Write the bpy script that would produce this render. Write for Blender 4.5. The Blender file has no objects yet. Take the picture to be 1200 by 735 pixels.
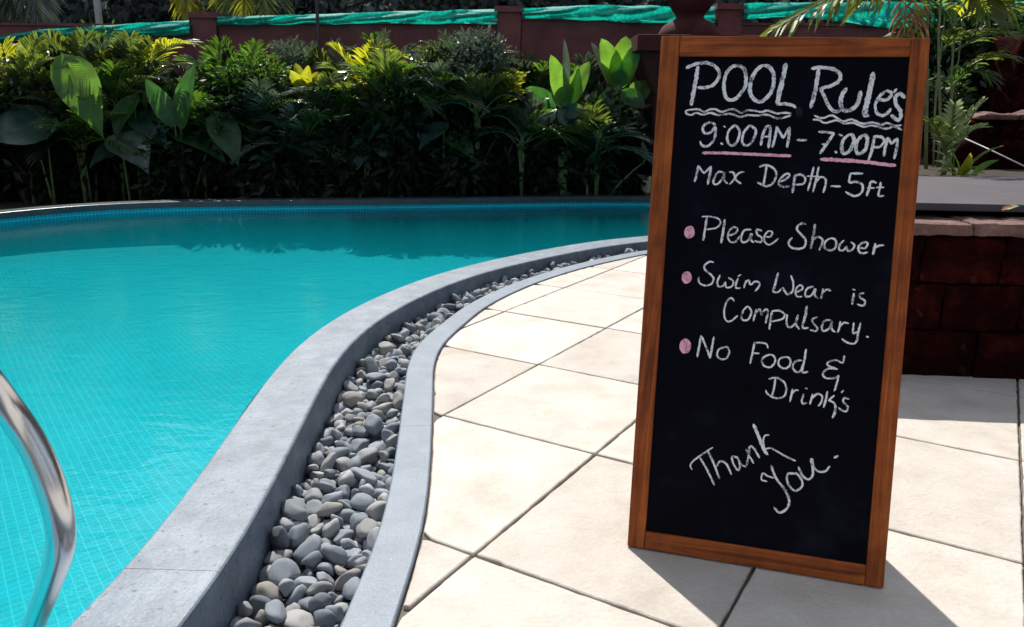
import bpy, bmesh, math, random
import numpy as np
from mathutils import Vector, Matrix, noise
from mathutils.geometry import tessellate_polygon

S = bpy.context.scene
C = S.collection
rad = math.radians
rnd = random.Random(7)

# ------------------------------------------------------------------ camera
F_PX, CX, CY, CAM_H = 919.0, 600.0, 367.5, 1.0
PITCH, ROLL = rad(14.69), rad(0.64)
_up = Vector((math.cos(PITCH)*math.sin(ROLL), math.cos(PITCH)*math.cos(ROLL), math.sin(PITCH)))
_fw = Vector((0, 0, -1)) + _up*_up[2]
_fw.normalize()
_rt = _fw.cross(_up)
RM = Matrix((_rt, _fw, _up))                    # camera axes -> world axes
cam_data = bpy.data.cameras.new('camera')
cam = bpy.data.objects.new('camera', cam_data)
C.objects.link(cam)
cam.matrix_world = Matrix.Translation((0, 0, CAM_H)) @ RM.to_4x4()
cam_data.sensor_width = 36
cam_data.lens = F_PX/1200*36
cam_data.clip_start = 0.02
cam_data.clip_end = 2000
S.camera = cam

# ------------------------------------------------------------------ light
SUN_TO = Vector((-0.194, 0.77, 1.0)).normalized()
SUN_EL = math.asin(SUN_TO.z)
SUN_AZ = math.atan2(SUN_TO.x, SUN_TO.y)
W = bpy.data.worlds.new('World')
S.world = W
W.use_nodes = True
wn = W.node_tree.nodes
sky = wn.new('ShaderNodeTexSky')
sky.sky_type = 'NISHITA'
sky.sun_disc = False
sky.sun_elevation = SUN_EL
sky.sun_rotation = SUN_AZ
sky.dust_density = 1.5
sky.air_density = 1.0
# pale drifting cloud over the hazy sky
_tc = wn.new('ShaderNodeTexCoord'); _mp = wn.new('ShaderNodeMapping'); _mp.inputs['Scale'].default_value = (2.8, 2.8, 6.44)
_mp.inputs['Location'].default_value = (5.5758, 8.2924, -7.5610)
_nz = wn.new('ShaderNodeTexNoise'); _nz.inputs['Scale'].default_value = 1.6; _nz.inputs['Detail'].default_value = 7; _nz.inputs['Roughness'].default_value = .58
_cr = wn.new('ShaderNodeValToRGB'); _cr.color_ramp.elements[0].position = .52; _cr.color_ramp.elements[1].position = .56
_mx = wn.new('ShaderNodeMix'); _mx.data_type = 'RGBA'; _mx.inputs[7].default_value = (26, 28, 31, 1)
_l = W.node_tree.links
_l.new(_tc.outputs['Generated'], _mp.inputs[0]); _l.new(_mp.outputs[0], _nz.inputs[0]); _l.new(_nz.outputs[0], _cr.inputs[0])
_l.new(_cr.outputs[0], _mx.inputs[0]); _l.new(sky.outputs[0], _mx.inputs[6]); _l.new(_mx.outputs[2], wn['Background'].inputs[0])
wn['Background'].inputs[1].default_value = 0.042
sl = bpy.data.lights.new('sun', 'SUN')
sl.energy = 5.0
sl.angle = rad(0.53)
sl.color = (1.0, 0.955, 0.89)
so = bpy.data.objects.new('sun', sl)
C.objects.link(so)
so.rotation_euler = SUN_TO.to_track_quat('Z', 'Y').to_euler()
so.location = SUN_TO*30
S.view_settings.view_transform = 'Standard'
S.view_settings.look = 'None'
S.view_settings.gamma = 1
S.view_settings.exposure = 0.30
S.cycles.max_bounces = 10
S.cycles.transparent_max_bounces = 16
S.cycles.caustics_reflective = False
S.cycles.caustics_refractive = False
S.cycles.sample_clamp_indirect = 6

# ------------------------------------------------------------------ helpers
def ray(px, py):
    return RM @ Vector((px-CX, CY-py, -F_PX))
def G(px, py, z=0.0):                            # a photo point on the level z
    d = ray(px, py)
    return Vector((0, 0, CAM_H)) + d*((z-CAM_H)/d.z)
def at(px, py, y):                               # a photo point at distance y
    d = ray(px, py)
    return Vector((0, 0, CAM_H)) + d*(y/d.y)

def mesh(name, vs, fs, smooth=False, mats=(), mi=None):
    me = bpy.data.meshes.new(name)
    me.from_pydata([tuple(v) for v in vs], [], [tuple(f) for f in fs])
    for m in mats:
        me.materials.append(m)
    if mi is not None:
        me.polygons.foreach_set('material_index', mi)
    if smooth:
        me.polygons.foreach_set('use_smooth', [True]*len(me.polygons))
    me.update()
    return me
def link(name, me, parent=None, loc=None, rot=None, scale=None):
    o = bpy.data.objects.new(name, me)
    C.objects.link(o)
    if parent: o.parent = parent
    if loc is not None: o.location = loc
    if rot is not None: o.rotation_euler = rot
    if scale is not None: o.scale = scale if hasattr(scale, '__len__') else (scale,)*3
    return o
def tag(o, label, cat, group=None, kind=None):
    if label: o['label'] = label
    if cat: o['category'] = cat
    if group: o['group'] = group
    if kind: o['kind'] = kind
    return o
def thing(name, label, cat, loc=(0, 0, 0), rotz=0, group=None):
    o = bpy.data.objects.new(name, None)
    C.objects.link(o)
    o.empty_display_size = .1
    o.location = loc
    o.rotation_euler = (0, 0, rotz)
    return tag(o, label, cat, group)
def struct(name, me, parent=None):
    o = link(name, me, parent)
    if parent is None: o['kind'] = 'structure'
    return o

class MB:                                        # collects faces into one mesh
    def __init__(s): s.v = []; s.f = []
    def add(s, vs, fs):
        n = len(s.v); s.v += [tuple(v) for v in vs]; s.f += [tuple(i+n for i in f) for f in fs]
    def box(s, c, d, M=None):
        x, y, z = d[0]/2, d[1]/2, d[2]/2
        vs = [Vector((a*x, b*y, e*z)) for a in (-1, 1) for b in (-1, 1) for e in (-1, 1)]
        if M is not None: vs = [M @ v for v in vs]
        s.add([v+Vector(c) for v in vs], [(0, 1, 3, 2), (4, 6, 7, 5), (0, 4, 5, 1), (2, 3, 7, 6), (0, 2, 6, 4), (1, 5, 7, 3)])
    def tube(s, pts, r, n=12, cap=True):
        pts = [Vector(p) for p in pts]
        if not hasattr(r, '__len__'): r = [r]*len(pts)
        N = len(pts); vs = []; u = None
        for i, p in enumerate(pts):
            t = (pts[min(i+1, N-1)]-pts[max(i-1, 0)]).normalized()
            if u is None:
                u = t.orthogonal().normalized()
            u = (u-t*u.dot(t)).normalized(); w = t.cross(u)
            for k in range(n):
                a = 2*math.pi*k/n
                vs.append(p+(u*math.cos(a)+w*math.sin(a))*r[i])
        fs = [(i*n+k, i*n+(k+1) % n, (i+1)*n+(k+1) % n, (i+1)*n+k) for i in range(N-1) for k in range(n)]
        if cap:
            fs.append(tuple(range(n))[::-1]); fs.append(tuple((N-1)*n+k for k in range(n)))
        s.add(vs, fs)
    def lathe(s, prof, n=32, c=(0, 0, 0)):
        vs = [(c[0]+r*math.cos(2*math.pi*k/n), c[1]+r*math.sin(2*math.pi*k/n), c[2]+z) for r, z in prof for k in range(n)]
        fs = [(i*n+k, i*n+(k+1) % n, (i+1)*n+(k+1) % n, (i+1)*n+k) for i in range(len(prof)-1) for k in range(n)]
        s.add(vs, fs)
    def build(s, name, m, parent=None, smooth=False, **k):
        return link(name, mesh(name, s.v, s.f, smooth, [m]), parent, **k)

def catmull(P, n=6, closed=False):
    P = [Vector(p) for p in P]; out = []; N = len(P)
    for i in range(N if closed else N-1):
        if closed: a, b, c, d = (P[(i+k) % N] for k in (-1, 0, 1, 2))
        else: a, b, c, d = P[max(i-1, 0)], P[i], P[i+1], P[min(i+2, N-1)]
        for k in range(n):
            t = k/n
            out.append(.5*((2*b)+(c-a)*t+(2*a-5*b+4*c-d)*t*t+(3*b-a-3*c+d)*t**3))
    if not closed: out.append(P[-1])
    return out
def resample(P, step, closed=False):
    P = list(P)+([P[0]] if closed else [])
    L = [0]
    for i in range(1, len(P)): L.append(L[-1]+(P[i]-P[i-1]).length)
    n = max(2, round(L[-1]/step)); out = []; j = 0
    for k in range(n if closed else n+1):
        s = L[-1]*k/n
        while j < len(L)-2 and L[j+1] < s: j += 1
        t = (s-L[j])/max(L[j+1]-L[j], 1e-9)
        out.append(P[j].lerp(P[j+1], min(max(t, 0), 1)))
    return out
def smooth_line(P, it=3, closed=False):
    P = [p.copy() for p in P]
    for _ in range(it):
        Q = [p.copy() for p in P]; N = len(P)
        for i in range(N):
            if not closed and i in (0, N-1): continue
            Q[i] = P[i]*.5+P[(i-1) % N]*.25+P[(i+1) % N]*.25
        P = Q
    return P
def normals2(P, closed=False):
    N = len(P); out = []
    for i in range(N):
        a = P[(i-1) % N] if closed or i > 0 else P[0]
        b = P[(i+1) % N] if closed or i < N-1 else P[-1]
        t = (b-a).normalized(); out.append(Vector((t.y, -t.x, 0)))
    return out

# ------------------------------------------------------------------ materials
def newmat(name):
    m = bpy.data.materials.new(name); m.use_nodes = True
    nt = m.node_tree
    return m, nt, nt.nodes, nt.links, nt.nodes['Principled BSDF']
def ramp(nt, src, stops):
    r = nt.nodes.new('ShaderNodeValToRGB')
    e = r.color_ramp.elements
    while len(e) < len(stops): e.new(.5)
    for i, (p, c) in enumerate(stops):
        e[i].position = p; e[i].color = (*c, 1) if len(c) == 3 else c
    nt.links.new(src, r.inputs[0]); return r
def noise_node(nt, scale, detail=4, rough=.6, coord='Object', vec=None, dist=0):
    n = nt.nodes.new('ShaderNodeTexNoise')
    n.inputs['Scale'].default_value = scale; n.inputs['Detail'].default_value = detail
    n.inputs['Roughness'].default_value = rough; n.inputs['Distortion'].default_value = dist
    if vec is None:
        tc = nt.nodes.new('ShaderNodeTexCoord'); vec = tc.outputs[coord]
    nt.links.new(vec, n.inputs['Vector']); return n
def mixc(nt, fac, a, b, mode='MIX'):
    m = nt.nodes.new('ShaderNodeMix'); m.data_type = 'RGBA'; m.blend_type = mode
    for sock, v in ((m.inputs[0], fac), (m.inputs[6], a), (m.inputs[7], b)):
        if hasattr(v, 'links'): nt.links.new(v, sock)
        elif hasattr(v, '__len__'): sock.default_value = (*v, 1)
        else: sock.default_value = v
    return m.outputs[2]
def bump(nt, h, strength, dist, bsdf, prev=None):
    b = nt.nodes.new('ShaderNodeBump'); b.inputs['Strength'].default_value = strength
    b.inputs['Distance'].default_value = dist; nt.links.new(h, b.inputs['Height'])
    if prev: nt.links.new(prev, b.inputs['Normal'])
    nt.links.new(b.outputs[0], bsdf.inputs['Normal']); return b.outputs[0]
def mapped(nt, scale, coord='Object'):
    tc = nt.nodes.new('ShaderNodeTexCoord'); mp = nt.nodes.new('ShaderNodeMapping')
    mp.inputs['Scale'].default_value = scale; nt.links.new(tc.outputs[coord], mp.inputs[0]); return mp.outputs[0]

def rough_mat(name, cols, scale=6, fine=90, rough=.8, bs=.4, bd=.004, spec=.5, coord='Object', rand=0.0, spots=None, fc_=.5):
    m, nt, N, L, B = newmat(name)
    n1 = noise_node(nt, scale, 6, .65, coord); n2 = noise_node(nt, fine, 3, .6, coord)
    k = len(cols)
    r = ramp(nt, n1.outputs[0], [(.3+.4*i/max(k-1, 1), c) for i, c in enumerate(cols)])
    col = mixc(nt, fc_, r.outputs[0], ramp(nt, n2.outputs[0], [(.3, (.72,)*3), (.7, (1.22,)*3)]).outputs[0], 'MULTIPLY')
    if spots:
        n3 = noise_node(nt, spots[0], 2, .5, coord)
        f = ramp(nt, n3.outputs[0], [(spots[1], (0, 0, 0)), (spots[1]+(.04 if spots[0] > 5 else .12), (1, 1, 1))])
        col = mixc(nt, f.outputs[0], col, spots[2])
    if rand:
        oi = N.new('ShaderNodeObjectInfo')
        rr = ramp(nt, oi.outputs['Random'], [(0, (1-rand,)*3), (1, (1+rand,)*3)])
        col = mixc(nt, 1.0, col, rr.outputs[0], 'MULTIPLY')
    L.new(col, B.inputs['Base Color'])
    B.inputs['Roughness'].default_value = rough; B.inputs['Specular IOR Level'].default_value = spec
    p = bump(nt, n2.outputs[0], bs, bd*.5, B); bump(nt, n1.outputs[0], bs, bd*3, B, p)
    return m

def leaf_mat(name, col, trans, tw=.45, rough=.35, rib=0.0, spec=.5, vary=.35, tip=None):
    m, nt, N, L, B = newmat(name)
    out = N['Material Output']
    g = N.new('ShaderNodeNewGeometry')
    rr = ramp(nt, g.outputs['Random Per Island'], [(0, (1-vary,)*3), (1, (1+vary,)*3)])
    n1 = noise_node(nt, 7, 3)
    nn = ramp(nt, n1.outputs[0], [(.3, (.7,)*3), (.7, (1.25,)*3)])
    v = mixc(nt, 1.0, rr.outputs[0], nn.outputs[0], 'MULTIPLY')
    c1 = mixc(nt, 1.0, v, col, 'MULTIPLY'); c2 = mixc(nt, 1.0, v, trans, 'MULTIPLY')
    L.new(c1, B.inputs['Base Color']); B.inputs['Roughness'].default_value = rough
    B.inputs['Specular IOR Level'].default_value = spec
    T = N.new('ShaderNodeBsdfTranslucent'); L.new(c2, T.inputs[0])
    X = N.new('ShaderNodeMixShader'); X.inputs[0].default_value = tw
    L.new(B.outputs[0], X.inputs[1]); L.new(T.outputs[0], X.inputs[2]); L.new(X.outputs[0], out.inputs[0])
    if rib:
        uv = N.new('ShaderNodeUVMap')
        w = N.new('ShaderNodeTexWave'); w.wave_type = 'BANDS'; w.bands_direction = 'Y'
        w.inputs['Scale'].default_value = rib; w.inputs['Distortion'].default_value = .6
        L.new(uv.outputs[0], w.inputs[0]); b = N.new('ShaderNodeBump'); b.inputs['Strength'].default_value = .25
        b.inputs['Distance'].default_value = .006; L.new(w.outputs[1], b.inputs['Height'])
        L.new(b.outputs[0], B.inputs['Normal']); L.new(b.outputs[0], T.inputs['Normal'])
        mr = ramp(nt, w.outputs[1], [(0, (.88,)*3), (1, (1.06,)*3)])
        L.new(mixc(nt, .6, c2, mr.outputs[0], 'MULTIPLY'), T.inputs[0])
    return m

M = {}
M['tile'] = rough_mat('cream_stone_tile', [(.44, .395, .34), (.53, .48, .425), (.58, .54, .49)], 4.5, 90, .75, .7, .005, .3, 'Object', .11, (2.1, .65, (.40, .33, .26)), .22)
M['mortar'] = rough_mat('dark_mortar', [(.10, .085, .07), (.17, .145, .12)], 20, 200, .95, .7, .004)
M['grey_stone'] = rough_mat('grey_coping_stone', [(.10, .13, .168), (.15, .19, .238), (.21, .255, .31)], 9, 130, .5, .5, .002, .5, 'Object', .05, (48, .65, (.075, .09, .11)), .75)
M['curb_stone'] = rough_mat('grey_curb_stone', [(.13, .165, .212), (.19, .232, .288)], 9, 150, .55, .4, .002, .5, 'Object', .05, (70, .76, (.36, .40, .44)), .7)
M['soil'] = rough_mat('dark_soil', [(.02, .014, .01), (.05, .035, .022)], 8, 60, .95, .8, .02)
M['bed'] = rough_mat('channel_bed', [(.05, .05, .055), (.09, .09, .095)], 20, 160, .9, .7, .006)
M['maroon'] = rough_mat('maroon_plaster', [(.10, .030, .033), (.16, .050, .054), (.21, .072, .076)], 2.2, 40, .85, .5, .01)
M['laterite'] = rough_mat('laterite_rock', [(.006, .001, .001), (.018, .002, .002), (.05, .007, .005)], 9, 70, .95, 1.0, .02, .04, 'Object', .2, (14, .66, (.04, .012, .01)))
M['ledge'] = rough_mat('pinkish_rock_ledge', [(.08, .035, .03), (.16, .085, .075), (.23, .14, .125)], 9, 60, .9, .9, .015)
M['slab'] = rough_mat('grey_slab', [(.052, .043, .052), (.075, .063, .074)], 5, 90, .7, .4, .004)
M['urn'] = rough_mat('brown_terracotta', [(.04, .010, .011), (.08, .020, .020)], 5, 60, .8, .5, .006, .15)
M['beige'] = rough_mat('beige_stone', [(.35, .28, .2), (.5, .42, .33)], 8, 60, .8, .5, .006)
M['bark'] = rough_mat('bark', [(.06, .045, .035), (.14, .11, .085)], 10, 60, .9, .8, .01)
M['petiole'] = rough_mat('green_stem', [(.07, .12, .04), (.12, .18, .06)], 10, 60, .5, .3, .003)
M['cane'] = rough_mat('pale_cane', [(.09, .12, .04), (.20, .23, .10)], 10, 60, .5, .3, .003)
M['dark_post'] = rough_mat('dark_post', [(.02, .02, .02), (.05, .05, .05)], 10, 60, .6, .3, .003)
M['grey_metal'] = rough_mat('painted_grey_pole', [(.30, .32, .34), (.38, .40, .42)], 10, 60, .5, .2, .002)
M['white_pipe'] = rough_mat('white_pipe', [(.35, .35, .37), (.45, .45, .46)], 10, 60, .4, .1, .001)

# pebbles
def pebble_mat():
    m, nt, N, L, B = newmat('river_pebble')
    oi = N.new('ShaderNodeObjectInfo')
    g = N.new('ShaderNodeNewGeometry')
    ad = N.new('ShaderNodeMath'); ad.operation = 'ADD'; L.new(oi.outputs['Random'], ad.inputs[0]); L.new(g.outputs['Random Per Island'], ad.inputs[1])
    fr = N.new('ShaderNodeMath'); fr.operation = 'FRACT'; L.new(ad.outputs[0], fr.inputs[0])
    r = ramp(nt, fr.outputs[0], [(0, (.12, .14, .17)), (.25, (.22, .25, .29)), (.5, (.30, .33, .37)), (.7, (.28, .265, .24)), (.85, (.42, .43, .44)), (1, (.15, .175, .21))])
    n1 = noise_node(nt, 30, 5, .6); n2 = noise_node(nt, 260, 3, .6)
    c = mixc(nt, .7, r.outputs[0], ramp(nt, n1.outputs[0], [(.3, (.7, .7, .72)), (.7, (1.3, 1.28, 1.22))]).outputs[0], 'MULTIPLY')
    c = mixc(nt, .5, c, ramp(nt, n2.outputs[0], [(.35, (.75,)*3), (.7, (1.2,)*3)]).outputs[0], 'MULTIPLY')
    L.new(c, B.inputs['Base Color']); B.inputs['Roughness'].default_value = .7
    B.inputs['Specular IOR Level'].default_value = .4
    p = bump(nt, n2.outputs[0], .3, .002, B); bump(nt, n1.outputs[0], .35, .006, B, p)
    return m
M['pebble'] = pebble_mat()

# mosaic pool lining
def mosaic_mat():
    m, nt, N, L, B = newmat('turquoise_mosaic')
    tc = N.new('ShaderNodeUVMap'); br = N.new('ShaderNodeTexBrick')
    mp = N.new('ShaderNodeMapping'); mp.inputs['Scale'].default_value = (31, 31, 31); L.new(tc.outputs[0], mp.inputs[0]); L.new(mp.outputs[0], br.inputs[0])
    br.offset = 0; br.inputs['Scale'].default_value = 1; br.inputs['Mortar Size'].default_value = .065
    br.inputs['Mortar Smooth'].default_value = .3
    br.inputs['Brick Width'].default_value = 1; br.inputs['Row Height'].default_value = 1
    br.inputs['Color1'].default_value = (.0, .47, .56, 1); br.inputs['Color2'].default_value = (.0, .54, .65, 1)
    br.inputs['Mortar'].default_value = (.04, .68, .72, 1)
    n = noise_node(nt, .8, 3, .5)
    c = mixc(nt, .6, br.outputs[0], ramp(nt, n.outputs[0], [(.3, (.86,)*3), (.7, (1.1,)*3)]).outputs[0], 'MULTIPLY')
    L.new(c, B.inputs['Base Color']); B.inputs['Roughness'].default_value = .6; B.inputs['Specular IOR Level'].default_value = .02   # under water the glaze hardly shines
    return m
M['mosaic'] = mosaic_mat()
M['mosaic_wall'] = mosaic_mat()
M['mosaic_wall'].name = 'blue_wall_mosaic'
for _n in M['mosaic_wall'].node_tree.nodes:
    if _n.type == 'TEX_BRICK':
        _n.inputs['Color1'].default_value = (.0, .34, .50, 1); _n.inputs['Color2'].default_value = (.0, .42, .58, 1); _n.inputs['Mortar'].default_value = (.10, .62, .72, 1)
M['shade_stone'] = rough_mat('shade_darkened_coping_stone', [(.02, .03, .04), (.045, .06, .075)], 6, 120, .35, .35, .002, .5, 'Object', .05)  # dark copy of the grey coping, far side shade put into its colour

def water_mat():
    m, nt, N, L, B = newmat('pool_water')
    out = N['Material Output']; N.remove(B)
    T = N.new('ShaderNodeBsdfTransparent'); T.inputs[0].default_value = (.80, .98, .99, 1)
    Gs = N.new('ShaderNodeBsdfGlossy'); Gs.inputs['Roughness'].default_value = .02
    fr = N.new('ShaderNodeFresnel'); fr.inputs[0].default_value = 1.33
    X = N.new('ShaderNodeMixShader')
    n1 = noise_node(nt, 1, 2, .5, vec=mapped(nt, (5, 9, 5)), dist=.6)
    n2 = noise_node(nt, 1, 3, .6, vec=mapped(nt, (26, 40, 26)), dist=.5)
    b1 = N.new('ShaderNodeBump'); b1.inputs['Strength'].default_value = .5; b1.inputs['Distance'].default_value = .007; L.new(n1.outputs[0], b1.inputs['Height'])
    b2 = N.new('ShaderNodeBump'); b2.inputs['Strength'].default_value = .4; b2.inputs['Distance'].default_value = .0022; L.new(n2.outputs[0], b2.inputs['Height'])
    L.new(b1.outputs[0], b2.inputs['Normal'])
    for n in (Gs, fr): L.new(b2.outputs[0], n.inputs['Normal'])
    L.new(fr.outputs[0], X.inputs[0]); L.new(T.outputs[0], X.inputs[1]); L.new(Gs.outputs[0], X.inputs[2]); L.new(X.outputs[0], out.inputs[0])
    va = N.new('ShaderNodeVolumeAbsorption'); va.inputs['Color'].default_value = (.0, .70, .80, 1); va.inputs['Density'].default_value = .42
    vs_ = N.new('ShaderNodeVolumeScatter'); vs_.inputs['Color'].default_value = (.01, .86, 1, 1); vs_.inputs['Density'].default_value = .34
    ad_ = N.new('ShaderNodeAddShader'); L.new(va.outputs[0], ad_.inputs[0]); L.new(vs_.outputs[0], ad_.inputs[1])
    L.new(ad_.outputs[0], out.inputs['Volume'])
    return m
M['water'] = water_mat()

def wood_mat(name, axis):
    m, nt, N, L, B = newmat(name)
    sc = (60, 60, 3) if axis == 'v' else (3, 60, 60)
    v = mapped(nt, sc)
    n1 = noise_node(nt, 1, 5, .65, vec=v, dist=1.2); n2 = noise_node(nt, 9, 4, .6)
    r = ramp(nt, n1.outputs[0], [(.25, (.08, .017, .004)), (.5, (.29, .066, .012)), (.75, (.46, .135, .024))])
    c = mixc(nt, .8, r.outputs[0], ramp(nt, n2.outputs[0], [(.35, (.55, .5, .5)), (.6, (1.1,)*3)]).outputs[0], 'MULTIPLY')
    L.new(c, B.inputs['Base Color']); B.inputs['Roughness'].default_value = .42
    B.inputs['Specular IOR Level'].default_value = .18
    bump(nt, n1.outputs[0], .3, .001, B)
    return m
M['wood_v'] = wood_mat('varnished_wood_upright', 'v'); M['wood_h'] = wood_mat('varnished_wood_cross', 'h')
m, nt, N, L, B = newmat('blackboard')
n = noise_node(nt, 4, 5, .7)
r = ramp(nt, n.outputs[0], [(.35, (.0004, .0004, .002)), (.55, (.0010, .0010, .005)), (.72, (.007, .007, .014))]); L.new(r.outputs[0], B.inputs['Base Color'])
B.inputs['Roughness'].default_value = .5; B.inputs['Specular IOR Level'].default_value = .06
M['board'] = m
def chalk_mat(name, c1, c0):
    m, nt, N, L, B = newmat(name)
    n = noise_node(nt, 420, 3, .7); n2 = noise_node(nt, 60, 3, .6)
    a = N.new('ShaderNodeMath'); a.operation = 'ADD'; L.new(n.outputs[0], a.inputs[0]); L.new(n2.outputs[0], a.inputs[1])
    h = N.new('ShaderNodeMath'); h.operation = 'MULTIPLY'; h.inputs[1].default_value = .5; L.new(a.outputs[0], h.inputs[0])
    r = ramp(nt, h.outputs[0], [(.40, c0), (.50, c1)]); L.new(r.outputs[0], B.inputs['Base Color'])
    B.inputs['Roughness'].default_value = 1; B.inputs['Specular IOR Level'].default_value = 0
    return m
M['chalk'] = chalk_mat('white_chalk', (.78, .78, .81), (.10, .10, .13))
M['smudge'] = chalk_mat('chalk_smudge', (.018, .018, .03), (.004, .004, .008))
M['pink_chalk'] = chalk_mat('pink_chalk', (.90, .45, .55), (.45, .2, .27))
m, nt, N, L, B = newmat('brushed_steel')
B.inputs['Base Color'].default_value = (.64, .66, .70, 1); B.inputs['Metallic'].default_value = 1; B.inputs['Roughness'].default_value = .26
n = noise_node(nt, 50, 3); bump(nt, n.outputs[0], .05, .002, B); M['steel'] = m
def net_mat():
    m, nt, N, L, B = newmat('green_shade_net')
    n = noise_node(nt, 30, 4)
    r = ramp(nt, n.outputs[0], [(.3, (.02, .50, .42)), (.7, (.10, .85, .76))])
    L.new(r.outputs[0], B.inputs['Base Color']); B.inputs['Roughness'].default_value = .6
    T = N.new('ShaderNodeBsdfTranslucent'); L.new(r.outputs[0], T.inputs[0]); X = N.new('ShaderNodeMixShader'); X.inputs[0].default_value = .65
    wv_ = noise_node(nt, 1, 3, .6, vec=mapped(nt, (3, 3, 60))); bump(nt, wv_.outputs[0], 1, .03, B)
    L.new(B.outputs[0], X.inputs[1]); L.new(T.outputs[0], X.inputs[2]); L.new(X.outputs[0], N['Material Output'].inputs[0])
    return m
M['net'] = net_mat()
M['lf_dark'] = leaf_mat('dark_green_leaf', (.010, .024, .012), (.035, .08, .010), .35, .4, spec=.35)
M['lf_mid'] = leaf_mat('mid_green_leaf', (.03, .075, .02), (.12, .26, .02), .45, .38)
M['lf_palm'] = leaf_mat('palm_leaf', (.07, .095, .04), (.22, .30, .04), .45, .28)
M['lf_yellow'] = leaf_mat('yellow_green_leaf', (.14, .18, .02), (.60, .62, .03), .55, .4, vary=.2)
M['lf_broad'] = leaf_mat('broad_glossy_leaf', (.03, .09, .03), (.10, .36, .03), .45, .22, rib=9, vary=.2)
M['lf_broad_light'] = leaf_mat('broad_light_leaf', (.06, .15, .03), (.30, .60, .05), .5, .3, rib=12, vary=.15)
M['lf_broad_blue'] = leaf_mat('broad_bluish_leaf', (.03, .075, .06), (.03, .09, .03), .3, .25, rib=9, vary=.2)
M['lf_tree'] = leaf_mat('hazed_tree_leaf', (.13, .16, .175), (.26, .32, .26), .6, .35)  # pale grey-blue haze over the far trees is put into the leaf colour
M['lf_dry'] = leaf_mat('dried_leaf', (.30, .12, .04), (.5, .22, .08), .4, .6)
M['lf_pale'] = leaf_mat('pale_variegated_leaf', (.35, .42, .22), (.5, .6, .25), .4, .4, vary=.3)
M['lf_silver'] = leaf_mat('silvery_leaf', (.10, .13, .11), (.10, .14, .07), .35, .2, spec=.8)

# ------------------------------------------------------------------ pool outline, coping, curb, channel
KIN_PX = [(81, 735), (150, 668.5), (210, 591), (257, 523), (295.6, 467), (320, 433), (340, 410), (375, 380), (411, 361), (446, 345), (488.6, 327), (538, 311), (588, 302), (640, 292), (667, 286), (710, 280.5), (757, 275.7)]
CIN_PX = [(397, 735), (419, 688.5), (435, 647), (448, 609), (457, 570), (466, 515), (473, 462), (478, 426), (492, 401), (517, 380), (545, 359), (580.5, 341), (622, 325), (668, 311.5), (710, 302), (756, 293.5)]
near = smooth_line([G(x, y, .04) for x, y in KIN_PX], 1)
rest = [(1.8, 6.5), (2.35, 6.95), (2.65, 7.6), (2.6, 8.35), (2.2, 8.85), (1.53, 9.0), (.96, 8.93), (-.39, 8.62), (-1.81, 8.30), (-2.8, 8.18), (-3.52, 8.0), (-4.22, 7.70), (-4.65, 7.05), (-4.98, 6.2), (-5.2, 5.0), (-5.25, 3.4), (-5.0, 1.6), (-4.4, .0), (-3.4, -1.1), (-2.3, -1.35), (-1.4, -.95), (-1.0, -.3), (-.94, .35), (-.88, .9)]
outline = near+[Vector((x, y, .04)) for x, y in rest]
outline = resample(catmull(smooth_line(outline, 1, True), 6, True), .06, True)
outline = smooth_line(outline, 4, True)
ON = normals2(outline, True)
NO = len(outline)
def z_at(P, z): return [Vector((p.x, p.y, z)) for p in P]
COP_W = .21
def sweep(P, Nn, prof, cuts=None, closed=False):
    """prof: closed list of (offset, z); P with outward normals"""
    k = len(prof); vs = []; fs = []
    for p, n in zip(P, Nn):
        for d, z in prof: vs.append((p.x+n.x*d, p.y+n.y*d, z))
    m = len(P)
    for i in range(m-1 if not closed else m):
        j = (i+1) % m
        for a in range(k):
            b = (a+1) % k
            fs.append((i*k+a, j*k+a, j*k+b, i*k+b))
    if not closed:
        fs.append(tuple(range(k))); fs.append(tuple((m-1)*k+a for a in range(k))[::-1])
    return vs, fs

coping = link('pool_coping', None); tag(coping, 'grey stone coping that edges the pool', None, None, 'structure')
prof = [(0, -.02), (0, .035), (.002, .0385), (.005, .04), (COP_W-.010, .04), (COP_W-.005, .0385), (COP_W-.001, .035), (COP_W, .029), (COP_W, -.15), (COP_W-.03, -.15), (COP_W-.03, -.02)]
seg = 33; i = 4
while i < NO+4:
    j = min(i+seg, NO+4)
    P = [outline[q % NO].copy() for q in range(i, j+1)]; Nn = [ON[q % NO] for q in range(i, j+1)]
    P[0] = P[0].lerp(P[1], .008); P[-1] = P[-1].lerp(P[-2], .008)
    dz = rnd.uniform(-.0006, .0006)
    vs, fs = sweep(P, Nn, [(d, z+dz) for d, z in prof])
    link('coping_stone', mesh('coping_stone', vs, fs, False, [M['shade_stone'] if P[0].y > 6.9 or (P[0].x < -2 and P[0].y > 1) else M['grey_stone']]), coping)
    i = j

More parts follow.
